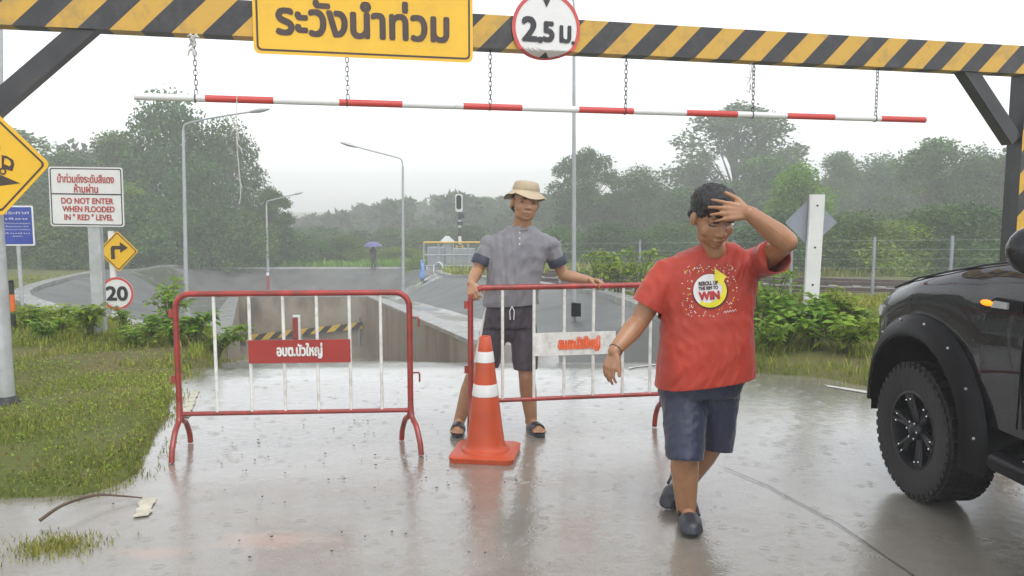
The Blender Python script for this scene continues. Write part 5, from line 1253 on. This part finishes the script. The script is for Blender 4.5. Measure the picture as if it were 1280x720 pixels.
def curly(me, amp, seed):
    r_ = np.random.RandomState(seed); n = len(me.vertices); co = np.empty(n * 3); me.vertices.foreach_get('co', co); co = co.reshape(-1, 3); no = np.empty(n * 3); me.vertices.foreach_get('normal', no); no = no.reshape(-1, 3); h = np.zeros(n)
    for k in range(14): h += np.sin(co @ (r_.normal(size=3) * 130) + r_.uniform(0, 6))
    co += no * (h / 14 * amp * 2.2)[:, None]; me.vertices.foreach_set('co', co.ravel()); me.update()
curly(me, .006, 3); me.materials.append(M['hair']); link('hair', me, r1)
mb = MB(); p = T((-.088 * HW, .0, -.045)); mb.ellip(p, (.006, .006, .008)); mb.build('earring', M['chrome'], r1)
# shirt
mb = MB(); ringset(mb, [(303, 899, 19, .075, 3.91), (309, 897, 31, .095, 3.92), (316, 894, 45, .108, 3.93), (328, 890, 58, .122, 3.93), (350, 886, 60, .142, 3.93), (395, 884, 57, .165, 3.93), (435, 883, 59, .180, 3.925), (470, 882, 62, .178, 3.925), (505, 882, 64, .175, 3.93)])
dR = (elR - shR).normalized(); dL = (elL - shL).normalized()
mb.capsule(pix(852, 338, 3.93), .080, shR + dR * .02, .082); sleeve(mb, [(shR - dR * .03, .075), (shR + dR * .06, .088), (shR + dR * .235, .094)]); mb.capsule(pix(930, 334, 3.94), .082, shL + dL * .02, .080); sleeve(mb, [(shL - dL * .02, .075), (shL + dL * .06 + Vector((0, 0, -.012)), .084), (shL + dL * .205 + Vector((0, 0, -.028)), .088)])
a, b_ = pix(816, 484, 3.93), pix(948, 466, 3.93); hn = (b_ - a).cross(Vector((0, 1, 0))).normalized(); hn = hn if hn.z < 0 else -hn
cR = shR + dR * .205; cL = shL + dL * .17
shirt1 = garment('shirt', mb, M['redshirt'], r1, .008, 5, .0045, 4, [(a, hn, a.lerp(b_, .5), .40), (cR, dR, shR + dR * .25, .15, lambda p: p.x < pix(823, 390, 3.93).x), (cL, dL, shL + dL * .22, .15, lambda p: p.x > pix(946, 340, 3.93).x)], fx=7, fz=3.5)
mb = MB(); cpts = []
for k in range(28):
    q_ = 2 * math.pi * k / 28; cpts.append(pix(896, 309, 3.905) + Vector((.083 * math.cos(q_), .072 * math.sin(q_) , .014 * math.sin(q_) + .006)))
mb.tube(cpts, .008, 6, closed=True); mb.build('collar', M['redshirt'], shirt1)
# print on the chest
dg = bpy.context.evaluated_depsgraph_get(); sm_ = shirt1.data
bv = BVHTree.FromPolygons([v.co for v in sm_.vertices], [tuple(p.vertices) for p in sm_.polygons])
PC = (887.5, 363.5)
def shirt_pt(x, z, off):
    d_ = ray(PC[0] + x, PC[1] - z).normalized(); h = bv.ray_cast(CAMP, d_); return (h[0] if h[0] else CAMP + d_ * 3.8) - d_ * off
def print_(V, F, name, material, off=.003):
    bm = bmesh.new(); vs = [bm.verts.new((v[0], v[1], 0)) for v in V]
    for f in F:
        try: bm.faces.new([vs[i] for i in f])
        except ValueError: pass
    bmesh.ops.triangulate(bm, faces=bm.faces[:])
    for _ in range(3):
        es = [e for e in bm.edges if e.calc_length() > 4]
        if not es: break
        bmesh.ops.subdivide_edges(bm, edges=es, cuts=1); bmesh.ops.triangulate(bm, faces=bm.faces[:])
    for v in bm.verts: v.co = shirt_pt(v.co.x, v.co.y, off)
    bmesh.ops.recalc_face_normals(bm, faces=bm.faces)
    me = bpy.data.meshes.new(name); bm.to_mesh(me); bm.free(); me.materials.append(material); me.polygons.foreach_set('use_smooth', [True] * len(me.polygons)); return link(name, me, shirt1)
M['p_white'] = mat('white_print', (.74, .73, .71), .5, .05, 5); M['p_yellow'] = mat('yellow_print', (.80, .70, .03), .5, .08, 5); M['p_dark'] = mat('dark_print', (.05, .012, .012), .5, .1, 5); M['p_red'] = mat('red_print', (.45, .03, .03), .5, .1, 5)
def fan(P): return [(x, z) for x, z in P], [tuple(range(len(P)))]
cir = lambda r_, cx=0, cz=0, n=36: [(cx + r_ * math.cos(2 * math.pi * k / n), cz + r_ * math.sin(2 * math.pi * k / n)) for k in range(n)]
print_(*fan(cir(22.3, .5, -.8)), 'badge_dark_disc', M['p_dark'], .003)  # dark printed disc, slightly offset behind the white badge
print_(*fan(cir(21)), 'badge', M['p_white'], .0045)
# yellow sweep ending in an arrow
O = [(21 * math.cos(R(a_)), 21 * math.sin(R(a_))) for a_ in np.linspace(-130, 52, 24)]; I = [((13 + 5 * abs(k - 10) / 14) * math.cos(R(a_)), (13 + 5 * abs(k - 10) / 14) * math.sin(R(a_))) for k, a_ in enumerate(np.linspace(-130, 52, 24))]
V = O + I; print_(V, [(i, i + 1, 24 + i + 1, 24 + i) for i in range(23)], 'yellow_sweep', M['p_yellow'], .006)
print_(*fan([(6, 28), (21.5, 17.5), (18, 15), (16.5, 6), (5.5, 12)]), 'yellow_arrow', M['p_yellow'], .0065)
def ptext(s_, size, cx, cz, material, width, name='lettering', rot=0, bold=.25):
    V, F = text_geo(s_, size, 0, 0, width=width, bold=bold); ca, sa = math.cos(R(rot)), math.sin(R(rot)); print_([(x * ca - y * sa + cx, x * sa + y * ca + cz) for x, y, l in V], F, name, material, .0075)
ptext('REROLL UP', 7, -2, 9.5, M['p_dark'], 24, rot=4); ptext('THE RIM TO', 6, -2, 3.5, M['p_dark'], 24, rot=4); ptext('WIN', 14, -1, -6, M['p_red'], 25, rot=4, bold=.9)
q = random.Random(12); n_ = 0; VV, FF, VY, FY = [], [], [], []
while n_ < 120:
    x, z = q.uniform(-35, 35), q.uniform(-33, 33)
    if math.hypot(x, z) < 25 or (x > 12 and z < -22) or abs(x) ** 3 + abs(z) ** 3 > 37 ** 3: continue
    n_ += 1; tV, tF = (VY, FY) if q.random() < .25 else (VV, FF); s_ = q.uniform(.55, 1.15); a_ = q.uniform(0, 3); b0 = len(tV)
    tV += [(x + s_ * math.cos(a_ + k * 1.571), z + s_ * .75 * math.sin(a_ + k * 1.571)) for k in range(4)]; tF.append((b0, b0 + 1, b0 + 2, b0 + 3))
print_(VV, FF, 'white_speckle_print', M['p_white'], .004); print_(VY, FY, 'yellow_speckle_print', M['p_yellow'], .004)
P = [(17 + k * 1.6, -27 + k * .28 + (1.4 if k % 2 else -1.0)) for k in range(11)]; V = []
for x, z in P: V += [(x, z + .45), (x, z - .45)]
print_(V, [(2 * i, 2 * i + 1, 2 * i + 3, 2 * i + 2) for i in range(10)], 'script_print', M['p_white'], .004)
# shorts
mb = MB(); ringset(mb, [(440, 882, 52, .15, 3.94), (470, 878, 54, .16, 3.94), (492, 872, 50, .15, 3.94)])
sleeve(mb, [(pix(855, 470, 3.94), .10), (pix(855, 495, 3.92), .116), (pix(856, 540, 3.83), .104), (pix(856, 578, 3.77), .092)]); sleeve(mb, [(pix(897, 470, 3.95), .10), (pix(897, 495, 3.955), .112), (pix(896, 545, 3.985), .092), (pix(895, 568, 4.0), .082)])
kR, kL = pix(856, 571, 3.78), pix(895, 562, 3.99)
garment('shorts', mb, M['navyshorts'], r1, .008, 4, .003, 9, [(kR, Vector((0, .12, -1)), kR, .16, lambda p: p.x < pix(881, 570, 3.8).x), (kL, Vector((-.1, -.1, -1)), kL, .14, lambda p: p.x > pix(879, 570, 3.95).x)], fx=8, fz=4)
def clog(name, parent, heel, toe, ankle):
    d = (toe - heel).normalized(); s_ = d.cross(Vector((0, 0, 1))).normalized(); mb = MB()
    mb.capsule(heel + Vector((0, 0, .018)), .046, heel.lerp(toe, .93) + Vector((0, 0, .020)), .060, flat=.36, side=s_)
    mb.capsule(heel.lerp(toe, .72) + Vector((0, 0, .040)), .056, heel.lerp(toe, .93) + Vector((0, 0, .034)), .055, flat=.74, side=s_)
    me = remesh(mb, .008, 3); me.materials.append(M['sandal']); o = link(name, me, parent)
    mb = MB(); A_ = heel.lerp(toe, .45); P = [A_ + s_ * .048 + Vector((0, 0, .045)), heel + s_ * .036 - d * .01 + Vector((0, 0, .075)), heel - d * .036 + Vector((0, 0, .080)), heel - s_ * .036 - d * .01 + Vector((0, 0, .075)), A_ - s_ * .048 + Vector((0, 0, .045))]
    mb.tube(catmull(P, 5), .009, 8); mb.build('heel_strap', M['sandal'], o); return o
clog('shoe', r1, hR, tR, anR); clog('shoe', r1, hL, tL, anL)
mb = MB(); c_ = wrR.lerp(elR, .05); dw = (wrR - elR).normalized(); a_ = dw.orthogonal().normalized(); b2 = dw.cross(a_); mb.tube([c_ + (a_ * math.cos(t_) + b2 * math.sin(t_)) * .034 for t_ in np.linspace(0, 6.28, 17)[:-1]], .0028, 5, closed=True); mb.build('bracelet', M['twig'], r1)

# ---------------------------------------------------------------- man in the hat
r2 = thing('person', 'man in sand bucket hat and wet grey T-shirt holding the barrier open', 'person')
mb = MB(); hc = pix(656.5, 253, 5.42); HB = basis((.24, -.95, -.02), (.12, -.02, 1)); HK, HW = 1.05, 1.08
head_prims(mb, hc, HB, HK, HW); mb.capsule(hc + HB @ Vector((0, -.01, -.06)), .060, pix(652, 289, 5.47), .066)
shR, shL = pix(612, 302, 5.48), pix(687, 303, 5.47); mb.capsule(pix(632, 299, 5.48), .05, pix(670, 299, 5.48), .05)
railT = zt2 - .0
gR = pix(590, 365, 5.19); elR, wrR = pix(597, 338, 5.44), pix(590, 357, 5.22); wrR = Vector((gR.x - .008, 5.245, gR.z + .052)); limb(mb, [shR + Vector((.03, 0, -.03)), shR.lerp(elR, .3), elR, elR.lerp(wrR, .3), wrR], [.038, .046, .040, .043, .028])
fq = (752 - 589) / (827 - 589); gL = Q0.lerp(Q1, fq); gL.z = zt2 + .019
wrL = pix(737, 350.5, 5.43); elL = pix(704, 344, 5.50); limb(mb, [shL + Vector((-.03, 0, -.03)), shL.lerp(elL, .3), elL, elL.lerp(wrL, .3), wrL], [.038, .046, .040, .043, .028])
hand_prims(mb, wrR, (.12, -.55, -.62), (.45, .75, -.45), (1, -.1, .35), .95, (38, 52, 40), (.6, .5, .45), .03, tcurl=.5)
hand_prims(mb, wrL, gL + Vector((.015, -.012, .012)) - wrL, (.0, -.35, -1), (-.2, -1, .1), .95, (30, 48, 35), (.75, .55, .4), .05, tcurl=.3)
mb.ellip(pix(645, 335, 5.49), (.16, .10, .22)); mb.ellip(pix(637, 386, 5.49), (.145, .10, .11))
hipR, knR, anR = pix(619, 402, 5.49), pix(592, 470, 5.46), pix(572, 533, 5.52); hipL, knL, anL = pix(654, 402, 5.49), pix(658, 470, 5.44), pix(665, 533, 5.50)
for h_, k_, a_ in ((hipR, knR, anR), (hipL, knL, anL)): limb(mb, [h_, h_.lerp(k_, .7), k_, k_.lerp(a_, .32) + Vector((0, .02, 0)), a_], [.065, .060, .055, .060, .037])
G_ = lambda px, Yd: Vector(((px - 640) / 1000 * Yd, Yd, .015))
hR, tR, hL, tL = G_(574, 5.57), G_(568.5, 5.32), G_(662, 5.55), G_(677, 5.34)
foot_prims(mb, hR, tR, anR, .95); foot_prims(mb, hL, tL, anL, .95)
me = remesh(mb, .005, 4, .45); face_finish(me, hc, HB, HK, HW); me.materials.append(M['skin']); link('body', me, r2); face_parts(r2, me, hc, HB, HK, HW)
T = lambda p: hc + HB @ (Vector(p) * HK)
mb = MB(); mb.ellip(T((0, -.025, .030)), (.083 * HK * HW, .095 * HK, .075 * HK), HB); mb.ellip(T((0, -.045, -.025)), (.080 * HK * HW, .058 * HK, .06 * HK), HB); me = remesh(mb, .008, 3); curly(me, .002, 5); me.materials.append(M['hair']); link('hair', me, r2)
# bucket hat
mb = MB(); L = []; n = 40
for z_, r_, wv in ((.030, .082, 0), (.034, .090, 0), (.012, .125, .5), (-.004, .150, 1), (-.006, .152, 1), (.002, .146, 1), (.022, .120, .5), (.044, .096, 0), (.062, .095, 0), (.084, .090, 0), (.098, .082, 0), (.107, .06, 0), (.110, .03, 0), (.1105, .004, 0)):
    L.append([T((r_ * math.cos(2 * math.pi * k / n) * .90, -.012 + r_ * math.sin(2 * math.pi * k / n) * 1.0, .036 + z_ * .93 + wv * (.012 * math.sin(4 * math.pi * k / n + 1.0) + .008 * math.sin(6 * math.pi * k / n) + (.012 * math.sin(2 * math.pi * k / n)) - (.012 if abs(math.cos(2 * math.pi * k / n)) > .8 else 0)))) for k in range(n)])
mb.loft(L); hat = mb.build('hat', M['hat'], r2, angle=60)
mb = MB(); mb.loft([[T((r_ * math.cos(2 * math.pi * k / n) * .90, -.012 + r_ * math.sin(2 * math.pi * k / n) * 1.0, .036 + z_ * .93)) for k in range(n)] for z_, r_ in ((.047, .097), (.047, .0985), (.062, .098), (.062, .096))]); mb.build('hat_band', M['hat'], hat)
mb = MB(); ringset(mb, [(281, 653, 13, .065, 5.46), (285, 652, 20, .08, 5.47), (290, 650, 27, .092, 5.48), (297, 649, 34, .105, 5.48), (307, 648, 39, .115, 5.48), (318, 647, 38, .122, 5.475), (345, 643, 34.5, .125, 5.47), (370, 639, 34, .128, 5.465), (400, 638, 35, .13, 5.465)])
dR = (elR - shR).normalized(); dL = (elL - shL).normalized()
mb.capsule(pix(624, 302, 5.48), .060, shR + dR * .02, .064); sleeve(mb, [(shR - dR * .02, .035), (shR + dR * .06, .062), (shR + dR * .185, .063)]); mb.capsule(pix(676, 302, 5.48), .060, shL + dL * .02, .064); sleeve(mb, [(shL - dL * .02, .035), (shL + dL * .06, .062), (shL + dL * .185, .063)])
a = pix(638, 381, 5.46)
shirt2 = garment('shirt', mb, M['greyshirt'], r2, .008, 5, .0055, 14, [(a, Vector((.05, 0, -1)), a - Vector((0, 0, .02)), .3), (shR + dR * .165, dR, shR + dR * .19, .10, lambda p: p.x < pix(606, 320, 5.47).x), (shL + dL * .165, dL, shL + dL * .19, .10, lambda p: p.x > pix(685, 320, 5.47).x)], fx=10, fz=4)
for sh_, d_ in ((shR, dR), (shL, dL)):
    mb = MB(); a_ = d_.orthogonal().normalized(); b2 = d_.cross(a_)
    mb.loft([[sh_ + d_ * t_ + (a_ * math.cos(q_) + b2 * math.sin(q_)) * r_ for q_ in (2 * math.pi * k / 20 for k in range(20))] for t_, r_ in ((.112, .0655), (.115, .0685), (.168, .0675), (.172, .066), (.172, .058))], cap=False); mb.build('sleeve_cuff', M['cuff'], shirt2, angle=60)
mb = MB(); cpts = [pix(652.5, 284, 5.45) + Vector((.066 * math.cos(q_), .060 * math.sin(q_), .020 * math.sin(q_) + .002)) for q_ in (2 * math.pi * k / 24 for k in range(24))]; mb.tube(cpts, .006, 6, closed=True); mb.build('collar', M['greyshirt'], shirt2)
bv2 = BVHTree.FromPolygons([v.co for v in shirt2.data.vertices], [tuple(p.vertices) for p in shirt2.data.polygons])
for py in (291, 298, 305):
    d_ = ray(649.5, py).normalized(); h = bv2.ray_cast(CAMP, d_)
    if h[0]: mb = MB(); mb.ellip(h[0], (.006, .004, .006), n=8, m=5); mb.build('button', M['p_white'], shirt2)
mb = MB(); ringset(mb, [(374, 638, 30, .115, 5.48), (390, 637, 33, .128, 5.48), (408, 636, 34, .125, 5.48)])
mb.ellip(pix(637, 412, 5.48), (.09, .11, .09)); sleeve(mb, [(pix(621, 398, 5.48), .085), (pix(617, 418, 5.48), .100), (pix(606, 463, 5.46), .086)]); sleeve(mb, [(pix(654, 398, 5.48), .085), (pix(655, 418, 5.48), .100), (pix(657, 468, 5.45), .086)])
kR, kL = pix(607, 456, 5.46), pix(657, 461, 5.44)
sh2 = garment('shorts', mb, M['darkshorts'], r2, .008, 4, .003, 19, [(kR, Vector((-.2, 0, -1)), kR, .13, lambda p: p.x < pix(631, 456, 5.46).x), (kL, Vector((.03, 0, -1)), kL, .13, lambda p: p.x > pix(633, 456, 5.44).x)])
bv3 = BVHTree.FromPolygons([v.co for v in sh2.data.vertices], [tuple(p.vertices) for p in sh2.data.polygons])
mb = MB(); P = []
for py, px in ((382, 606), (400, 602), (420, 599), (440, 596), (453, 594)):
    t_ = pix(px, py, 5.42); n_ = bv3.find_nearest(t_); P.append(n_[0] + n_[1] * .004)
mb.tube(P, .010, 6); mb.build('side_stripe', M['p_white'], sh2)
mb = MB()
for k in (-1, 1): p = pix(640, 383, 5.335); mb.tube([p, p + Vector((k * .015, -.004, -.03)), p + Vector((k * .012, -.004, -.09))], .0035, 5)
mb.build('drawstring', M['p_white'], sh2)
def sandal(parent, heel, toe):
    d = (toe - heel); d.z = 0; d.normalize(); s_ = d.cross(Vector((0, 0, 1))); mb = MB(); L = []
    for z_ in (.0, .022):
        ring = []
        for k in range(24):
            t_ = 2 * math.pi * k / 24; c_ = heel.lerp(toe, .5); f = math.cos(t_); wd = .040 + .010 * (f + .3) * (f > -.3); ring.append(Vector((c_.x, c_.y, z_)) + d * f * .143 + s_ * math.sin(t_) * wd)
        L.append(ring)
    mb.loft(L); o = mb.build('sandal', M['sandal'], parent)
    for f, wd in ((.58, .052), (.72, .05)):
        mb = MB(); c_ = heel.lerp(toe, f); c_.z = .018; P = [c_ + s_ * wd * math.cos(R(a_)) + Vector((0, 0, .058 * math.sin(R(a_)))) for a_ in range(0, 181, 20)]
        mb.loft([[p - d * .021, p + d * .021, p + d * .021 + Vector((0, 0, .006)), p - d * .021 + Vector((0, 0, .006))] for p in P]); mb.build('strap', M['sandal'], o)
    return o
sandal(r2, hR, tR); sandal(r2, hL, tL)

# ================================================================== PICK-UP TRUCK
HD = R(3); tf = Vector((-math.sin(HD), math.cos(HD), 0)); tlf = Vector((-math.cos(HD), -math.sin(HD), 0))
hub = pix(1147, 536, 4.2); TO = hub - tlf * .955; TO = Vector((TO.x - .035, TO.y, 0))
tk = thing('pickup_truck', 'wet black lifted pickup truck with big off-road tyres driving in at the right', 'pickup truck', TO, math.atan2(tf.y, tf.x))   # local x forward, y left
WR, WZ, WX = .405, .40, (0, -3.22)
def hwid(x): return float(np.interp(x, [-4.35, -4.2, -1.2, .1, .4, .55, .68, .78, .86], [.90, .92, .93, .925, .90, .86, .77, .64, .52]))
def zlow(x):
    z_ = .56
    for wx in WX:
        dx = abs(x - wx)
        if dx < .50: z_ = max(z_, WZ + .01 + math.sqrt(.50 ** 2 - dx ** 2))
    return z_
def zsh(x): return float(np.interp(x, [-4.35, -1.25, -.75, -.3, .2, .55, .75, .86], [1.34, 1.36, 1.325, 1.255, 1.15, 1.055, .99, .93]))
def zhood(x): return float(np.interp(x, [-1.0, -.75, -.3, .2, .55, .75, .86], [1.42, 1.39, 1.325, 1.23, 1.135, 1.06, .97]))
def outline(x, top):
    w_ = hwid(x); zl, zs = zlow(x), zsh(x); zl = min(zl, zs - .05); o = []
    for f, dw in ((0, -.015), (.25, .0), (.5, .012), (.72, .010), (.88, -.008), (1, -.045)): o.append((w_ + dw, zl + (zs - zl) * f))
    zt_ = top(x); o += [(w_ - .085, zs + (zt_ - zs) * .35), (w_ - .16, zs + (zt_ - zs) * .55), (w_ * .55, zs + (zt_ - zs) * .92), (0, zt_)]
    return o
xsF = sorted(set([.86, .82, .78, .72, .66, .6] + list(np.linspace(.56, -.56, 29)) + [-.62, -.75, -.95, -1.2]), reverse=True)
def skin(stations, top, full=True):
    mb = MB(); rows = []
    for x in stations:
        o = outline(x, top); rows.append([Vector((x, y, z)) for y, z in o] + [Vector((x, -y, z)) for y, z in reversed(o[:-1])])
    n = len(rows[0]); vs = [p for r_ in rows for p in r_]; fs = [(i * n + j, i * n + j + 1, (i + 1) * n + j + 1, (i + 1) * n + j) for i in range(len(rows) - 1) for j in range(n - 1)]
    fs.append(tuple(range(n))); mb.add(vs, fs); return mb
skin(xsF, zhood).build('front_body', M['car'], tk, angle=50)
xsR = sorted(set(list(np.linspace(-1.205, -2.65, 8)) + list(np.linspace(-2.66, -3.78, 25)) + [-3.9, -4.1, -4.25, -4.35]), reverse=True)
skin(xsR, lambda x: zsh(x) + .02).build('rear_body', M['car'], tk, angle=50)
# lamp cluster, bonnet shut line
mb = MB(); P = []
for x in (.74, .5, .2, -.1, -.4, -.7, -.9): P.append(Vector((x, hwid(x) - .068 - .0, zsh(x) + (zhood(x) - zsh(x)) * .2 + .010)))
mb.tube(P, .006, 6); mb.build('bonnet_gap', M['blackplastic'], tk)
mb = MB(); mb.tube([(-.78, hwid(-.78) + .003, .60), (-.80, hwid(-.8) + .014, .95), (-.82, hwid(-.8) - .0, 1.27)], .005, 6); mb.build('door_gap', M['blackplastic'], tk)
for s_ in (1, -1):
    mb = MB(); L = []
    for x, z0, z1 in ((.52, .925, .99), (.62, .90, .985), (.72, .875, .965), (.80, .86, .945), (.855, .86, .92)):
        y = hwid(x) + .014; L.append([Vector((x, s_ * y, z0)), Vector((x + .004, s_ * (y + .008), (z0 + z1) / 2)), Vector((x, s_ * y, z1)), Vector((x - .05, s_ * (y - .06), (z0 + z1) / 2))])
    mb.loft(L); mb.build('headlight', M['lens'], tk)
# front bumper, grille
mb = MB(); L = []
for y in np.linspace(-.74, .74, 21):
    f = abs(y) / .74; x = .97 - .34 * f ** 3; L.append([Vector((x - .16, y, .50)), Vector((x, y, .53)), Vector((x + .02, y, .66)), Vector((x, y, .82)), Vector((x - .16, y, .86))])
mb.loft(L); mb.build('front_bumper', M['blackplastic'], tk)
mb = MB(); mb.box((.868, 0, .90), (.02, .95, .12)); mb.build('grille', M['blackplastic'], tk, smooth=False)
# wheel arch flares with bolts, inner arches
for wx in WX:
    for s_ in (1, -1):
        mb = MB(); L = []
        for a_ in np.linspace(2, 190, 30):
            ca, sa = math.cos(R(a_)), math.sin(R(a_)); row = []
            for r_, y in ((.475, .925), (.470, .985), (.482, .996), (.535, .985), (.580, .950), (.590, .925)):
                x_ = wx + r_ * ca; row.append(Vector((x_, s_ * (y + min(0, hwid(x_) - .925) * .85), WZ + .015 + r_ * sa)))
            L.append(row)
        mb.loft(L, cap=True); fl = mb.build('wheel_arch_flare', M['blackplastic'], tk, angle=40)
        for a_ in (28, 52, 76, 100, 124, 148, 172):
            mb = MB(); r_ = .558; x_ = wx + r_ * math.cos(R(a_)); mb.ellip((x_, s_ * (.972 + min(0, hwid(x_) - .925) * .85), WZ + .015 + r_ * math.sin(R(a_))), (.007, .007, .007), n=8, m=6); mb.build('bolt', M['galv'], fl)
        mb = MB(); L = [[Vector((wx + .485 * math.cos(R(a_)), s_ * y, WZ + .01 + .485 * math.sin(R(a_)))) for y in (.93, .58)] for a_ in np.linspace(-5, 185, 20)]
        vs = [p for r_ in L for p in r_]; mb.add(vs, [(2 * i, 2 * i + 1, 2 * i + 3, 2 * i + 2) for i in range(19)]); b0 = len(mb.v); mb.add([L[i][1] for i in range(20)], [tuple(range(20))]); mb.build('inner_arch', M['blackplastic'], tk)
# wheels
def wheel(wx, s_):
    root = sub_empty('wheel', tk, (wx, s_ * .835, .412 * .905)); root.scale = (.905, .88, .905); mb = MB()
    prof = [(.235, -.13), (.30, -.142), (.37, -.145), (.392, -.128), (.404, -.10), (.406, 0), (.404, .10), (.392, .128), (.37, .145), (.30, .142), (.235, .13)]
    n = 64; L = [[Vector((r_ * math.cos(2 * math.pi * k / n), y, r_ * math.sin(2 * math.pi * k / n))) for k in range(n)] for r_, y in prof]; mb.loft(L, cap=False)
    for k in range(44):      # tread blocks
        a_ = 2 * math.pi * k / 44; rot = Matrix.Rotation(-a_, 3, 'Y')
        for y, w_, da in ((-.112, .05, 0), (-.045, .048, .07), (.025, .048, 0), (.1, .055, .07)):
            rot = Matrix.Rotation(-(a_ + da), 3, 'Y'); mb.box(rot @ Vector((.4015, y, 0)), (.014, w_, .042), rot)
        for sd in (-1, 1):
            rot = Matrix.Rotation(-a_, 3, 'Y'); mb.box(rot @ Vector((.374, sd * .142, 0)), (.034, .007, .034), rot)
    mb.build('tyre', M['rubber'], root, angle=30)
    mb = MB(); o_ = .095 * s_
    L = [[Vector((r_ * math.cos(2 * math.pi * k / 40), y * s_, r_ * math.sin(2 * math.pi * k / 40))) for k in range(40)] for r_, y in ((.238, .13), (.222, .135), (.212, .10), (.205, -.10), (.236, -.13))]; mb.loft(L, cap=False)
    for k in range(6):
        a_ = 2 * math.pi * k / 6 + .2
        for dv in (-.11, .11):
            p0 = Vector((.055 * math.cos(a_), .085 * s_, .055 * math.sin(a_))); p1 = Vector((.214 * math.cos(a_ + dv), .118 * s_, .214 * math.sin(a_ + dv))); mb.capsule(p0, .022, p1, .014, n=8)
    mb.capsule((0, .06 * s_, 0), .06, (0, .092 * s_, 0), .055, n=16); L = [[Vector((r_ * math.cos(2 * math.pi * k / 30), y * s_, r_ * math.sin(2 * math.pi * k / 30))) for k in range(30)] for r_, y in ((.16, .0), (.16, .02), (.04, .03))]; mb.loft(L)
    mb.build('rim', M['matteblack'], root, angle=40)
    for k in range(6):
        a_ = 2 * math.pi * k / 6; mb = MB(); mb.ellip((.052 * math.cos(a_), .128 * s_ , .052 * math.sin(a_)), (.009, .012, .009), n=8, m=6); mb.build('wheel_nut', M['chrome'], root)
    for k in range(12):
        a_ = 2 * math.pi * (k // 2) / 6 + .2 + (.12 if k % 2 else -.12); mb = MB(); mb.ellip((.185 * math.cos(a_), .129 * s_, .185 * math.sin(a_)), (.006, .006, .006), n=6, m=5); mb.build('rim_bolt', M['chrome'], root)
for wx in WX:
    for s_ in (1, -1): wheel(wx, s_)
mb = MB(); mb.box((-1.7, 0, .50), (4.6, 1.0, .14)); mb.tube([(0, -.75, .40), (0, .75, .40)], .05, 8); mb.tube([(-3.22, -.75, .40), (-3.22, .75, .40)], .06, 8); mb.build('chassis', M['blackplastic'], tk, smooth=False)
for s_ in (1, -1):
    mb = MB(); mb.tube([(-.66, s_ * .80, .47), (-.72, s_ * .97, .44), (-2.5, s_ * .97, .44), (-2.56, s_ * .80, .47)], .045, 12); mb.build('side_step', M['blackplastic'], tk)
    # side vent with lit indicator
    y = hwid(-.63) + .012
    mb = MB(); mb.prism([(-.50, 1.105), (-.80, 1.115), (-.80, 1.165), (-.62, 1.165)], .016, lambda x, z, d: (x, s_ * (y - .004 + d), z)); v = mb.build('side_vent', M['blackplastic'], tk, smooth=False)
    mb = MB(); mb.prism([(-.60, 1.118), (-.71, 1.122), (-.71, 1.150), (-.62, 1.150)], .012, lambda x, z, d: (x, s_ * (y + .010 + d), z)); mb.build('vent_trim', M['galv'], v, smooth=False)
    mb = MB(); mb.ellip((-.560, s_ * (y + .012), 1.133), (.048, .010, .014), n=12, m=8); mb.build('indicator_lamp', M['amber'], v)
    # mirror
    mb = MB(); mb.ellip((-1.02, s_ * 1.06, 1.40), (.085, .13, .105)); mb.box((-.98, s_ * .93, 1.33), (.08, .12, .05)); mb.build('mirror', M['car'], tk)
    for x in (-1.95, -2.05): pass
    mb = MB(); mb.box((-1.85, s_ * .955, 1.15), (.2, .03, .035)); mb.build('door_handle', M['blackplastic'], tk, smooth=False)
    mb = MB(); mb.prism([(-4.352, .98), (-4.352, 1.28)], 0.01, lambda x, z, d: (x, 0, z)) if False else None
    mb = MB(); mb.box((-4.355, s_ * .84, 1.14), (.02, .12, .3)); mb.build('tail_light', M['redsign'], tk, smooth=False)
# cab
mb = MB(); L = []
for x, z, w_, zb_ in ((-.85, 1.37, .84, 1.30), (-1.35, 1.82, .70, 1.32), (-1.6, 1.90, .66, 1.32), (-2.3, 1.90, .66, 1.32), (-2.62, 1.84, .68, 1.32), (-2.85, 1.38, .84, 1.30)):
    L.append([Vector((x, .86, zb_)), Vector((x, w_ + .0, z - .02)), Vector((x, w_ - .08, z)), Vector((x, -w_ + .08, z)), Vector((x, -w_, z - .02)), Vector((x, -.86, zb_))])
mb.loft(L); mb.build('cab', M['car'], tk, angle=30)
for s_ in (1, -1):
    for q0 in ([(-1.12, 1.40), (-1.46, 1.76), (-1.90, 1.79), (-1.90, 1.40)], [(-1.97, 1.40), (-1.97, 1.79), (-2.46, 1.77), (-2.66, 1.40)]):
        mb = MB(); vs = [(x, s_ * (.868 - (z - 1.31) / .55 * .185 + .004), z) for x, z in q0]; mb.add(vs, [(0, 1, 2, 3)]); mb.build('side_window', M['glass'], tk, smooth=False)
mb = MB(); mb.add([(-.90 + .012, .72, 1.425), (-.90 + .012, -.72, 1.425), (-1.33 + .012, -.58, 1.812), (-1.33 + .012, .58, 1.812)], [(0, 1, 2, 3)]); mb.build('windscreen', M['glass'], tk, smooth=False)
# ================================================================== HAZE
bm = bmesh.new(); bmesh.ops.create_cube(bm, size=1); me = bpy.data.meshes.new('haze'); bm.to_mesh(me); bm.free()
hz = link('haze', me); hz.scale = (1060, 560, 34); hz.location = (0, 235, 4); hz['kind'] = 'stuff'
m = bpy.data.materials.new('rain_haze'); m.use_nodes = True; nt = m.node_tree; nt.nodes.remove(nt.nodes['Principled BSDF'])
pv = nt.nodes.new('ShaderNodeVolumePrincipled'); pv.inputs['Color'].default_value = (.96, .97, .98, 1); pv.inputs['Density'].default_value = HAZE
nt.links.new(pv.outputs[0], nt.nodes['Material Output'].inputs['Volume']); me.materials.append(m)
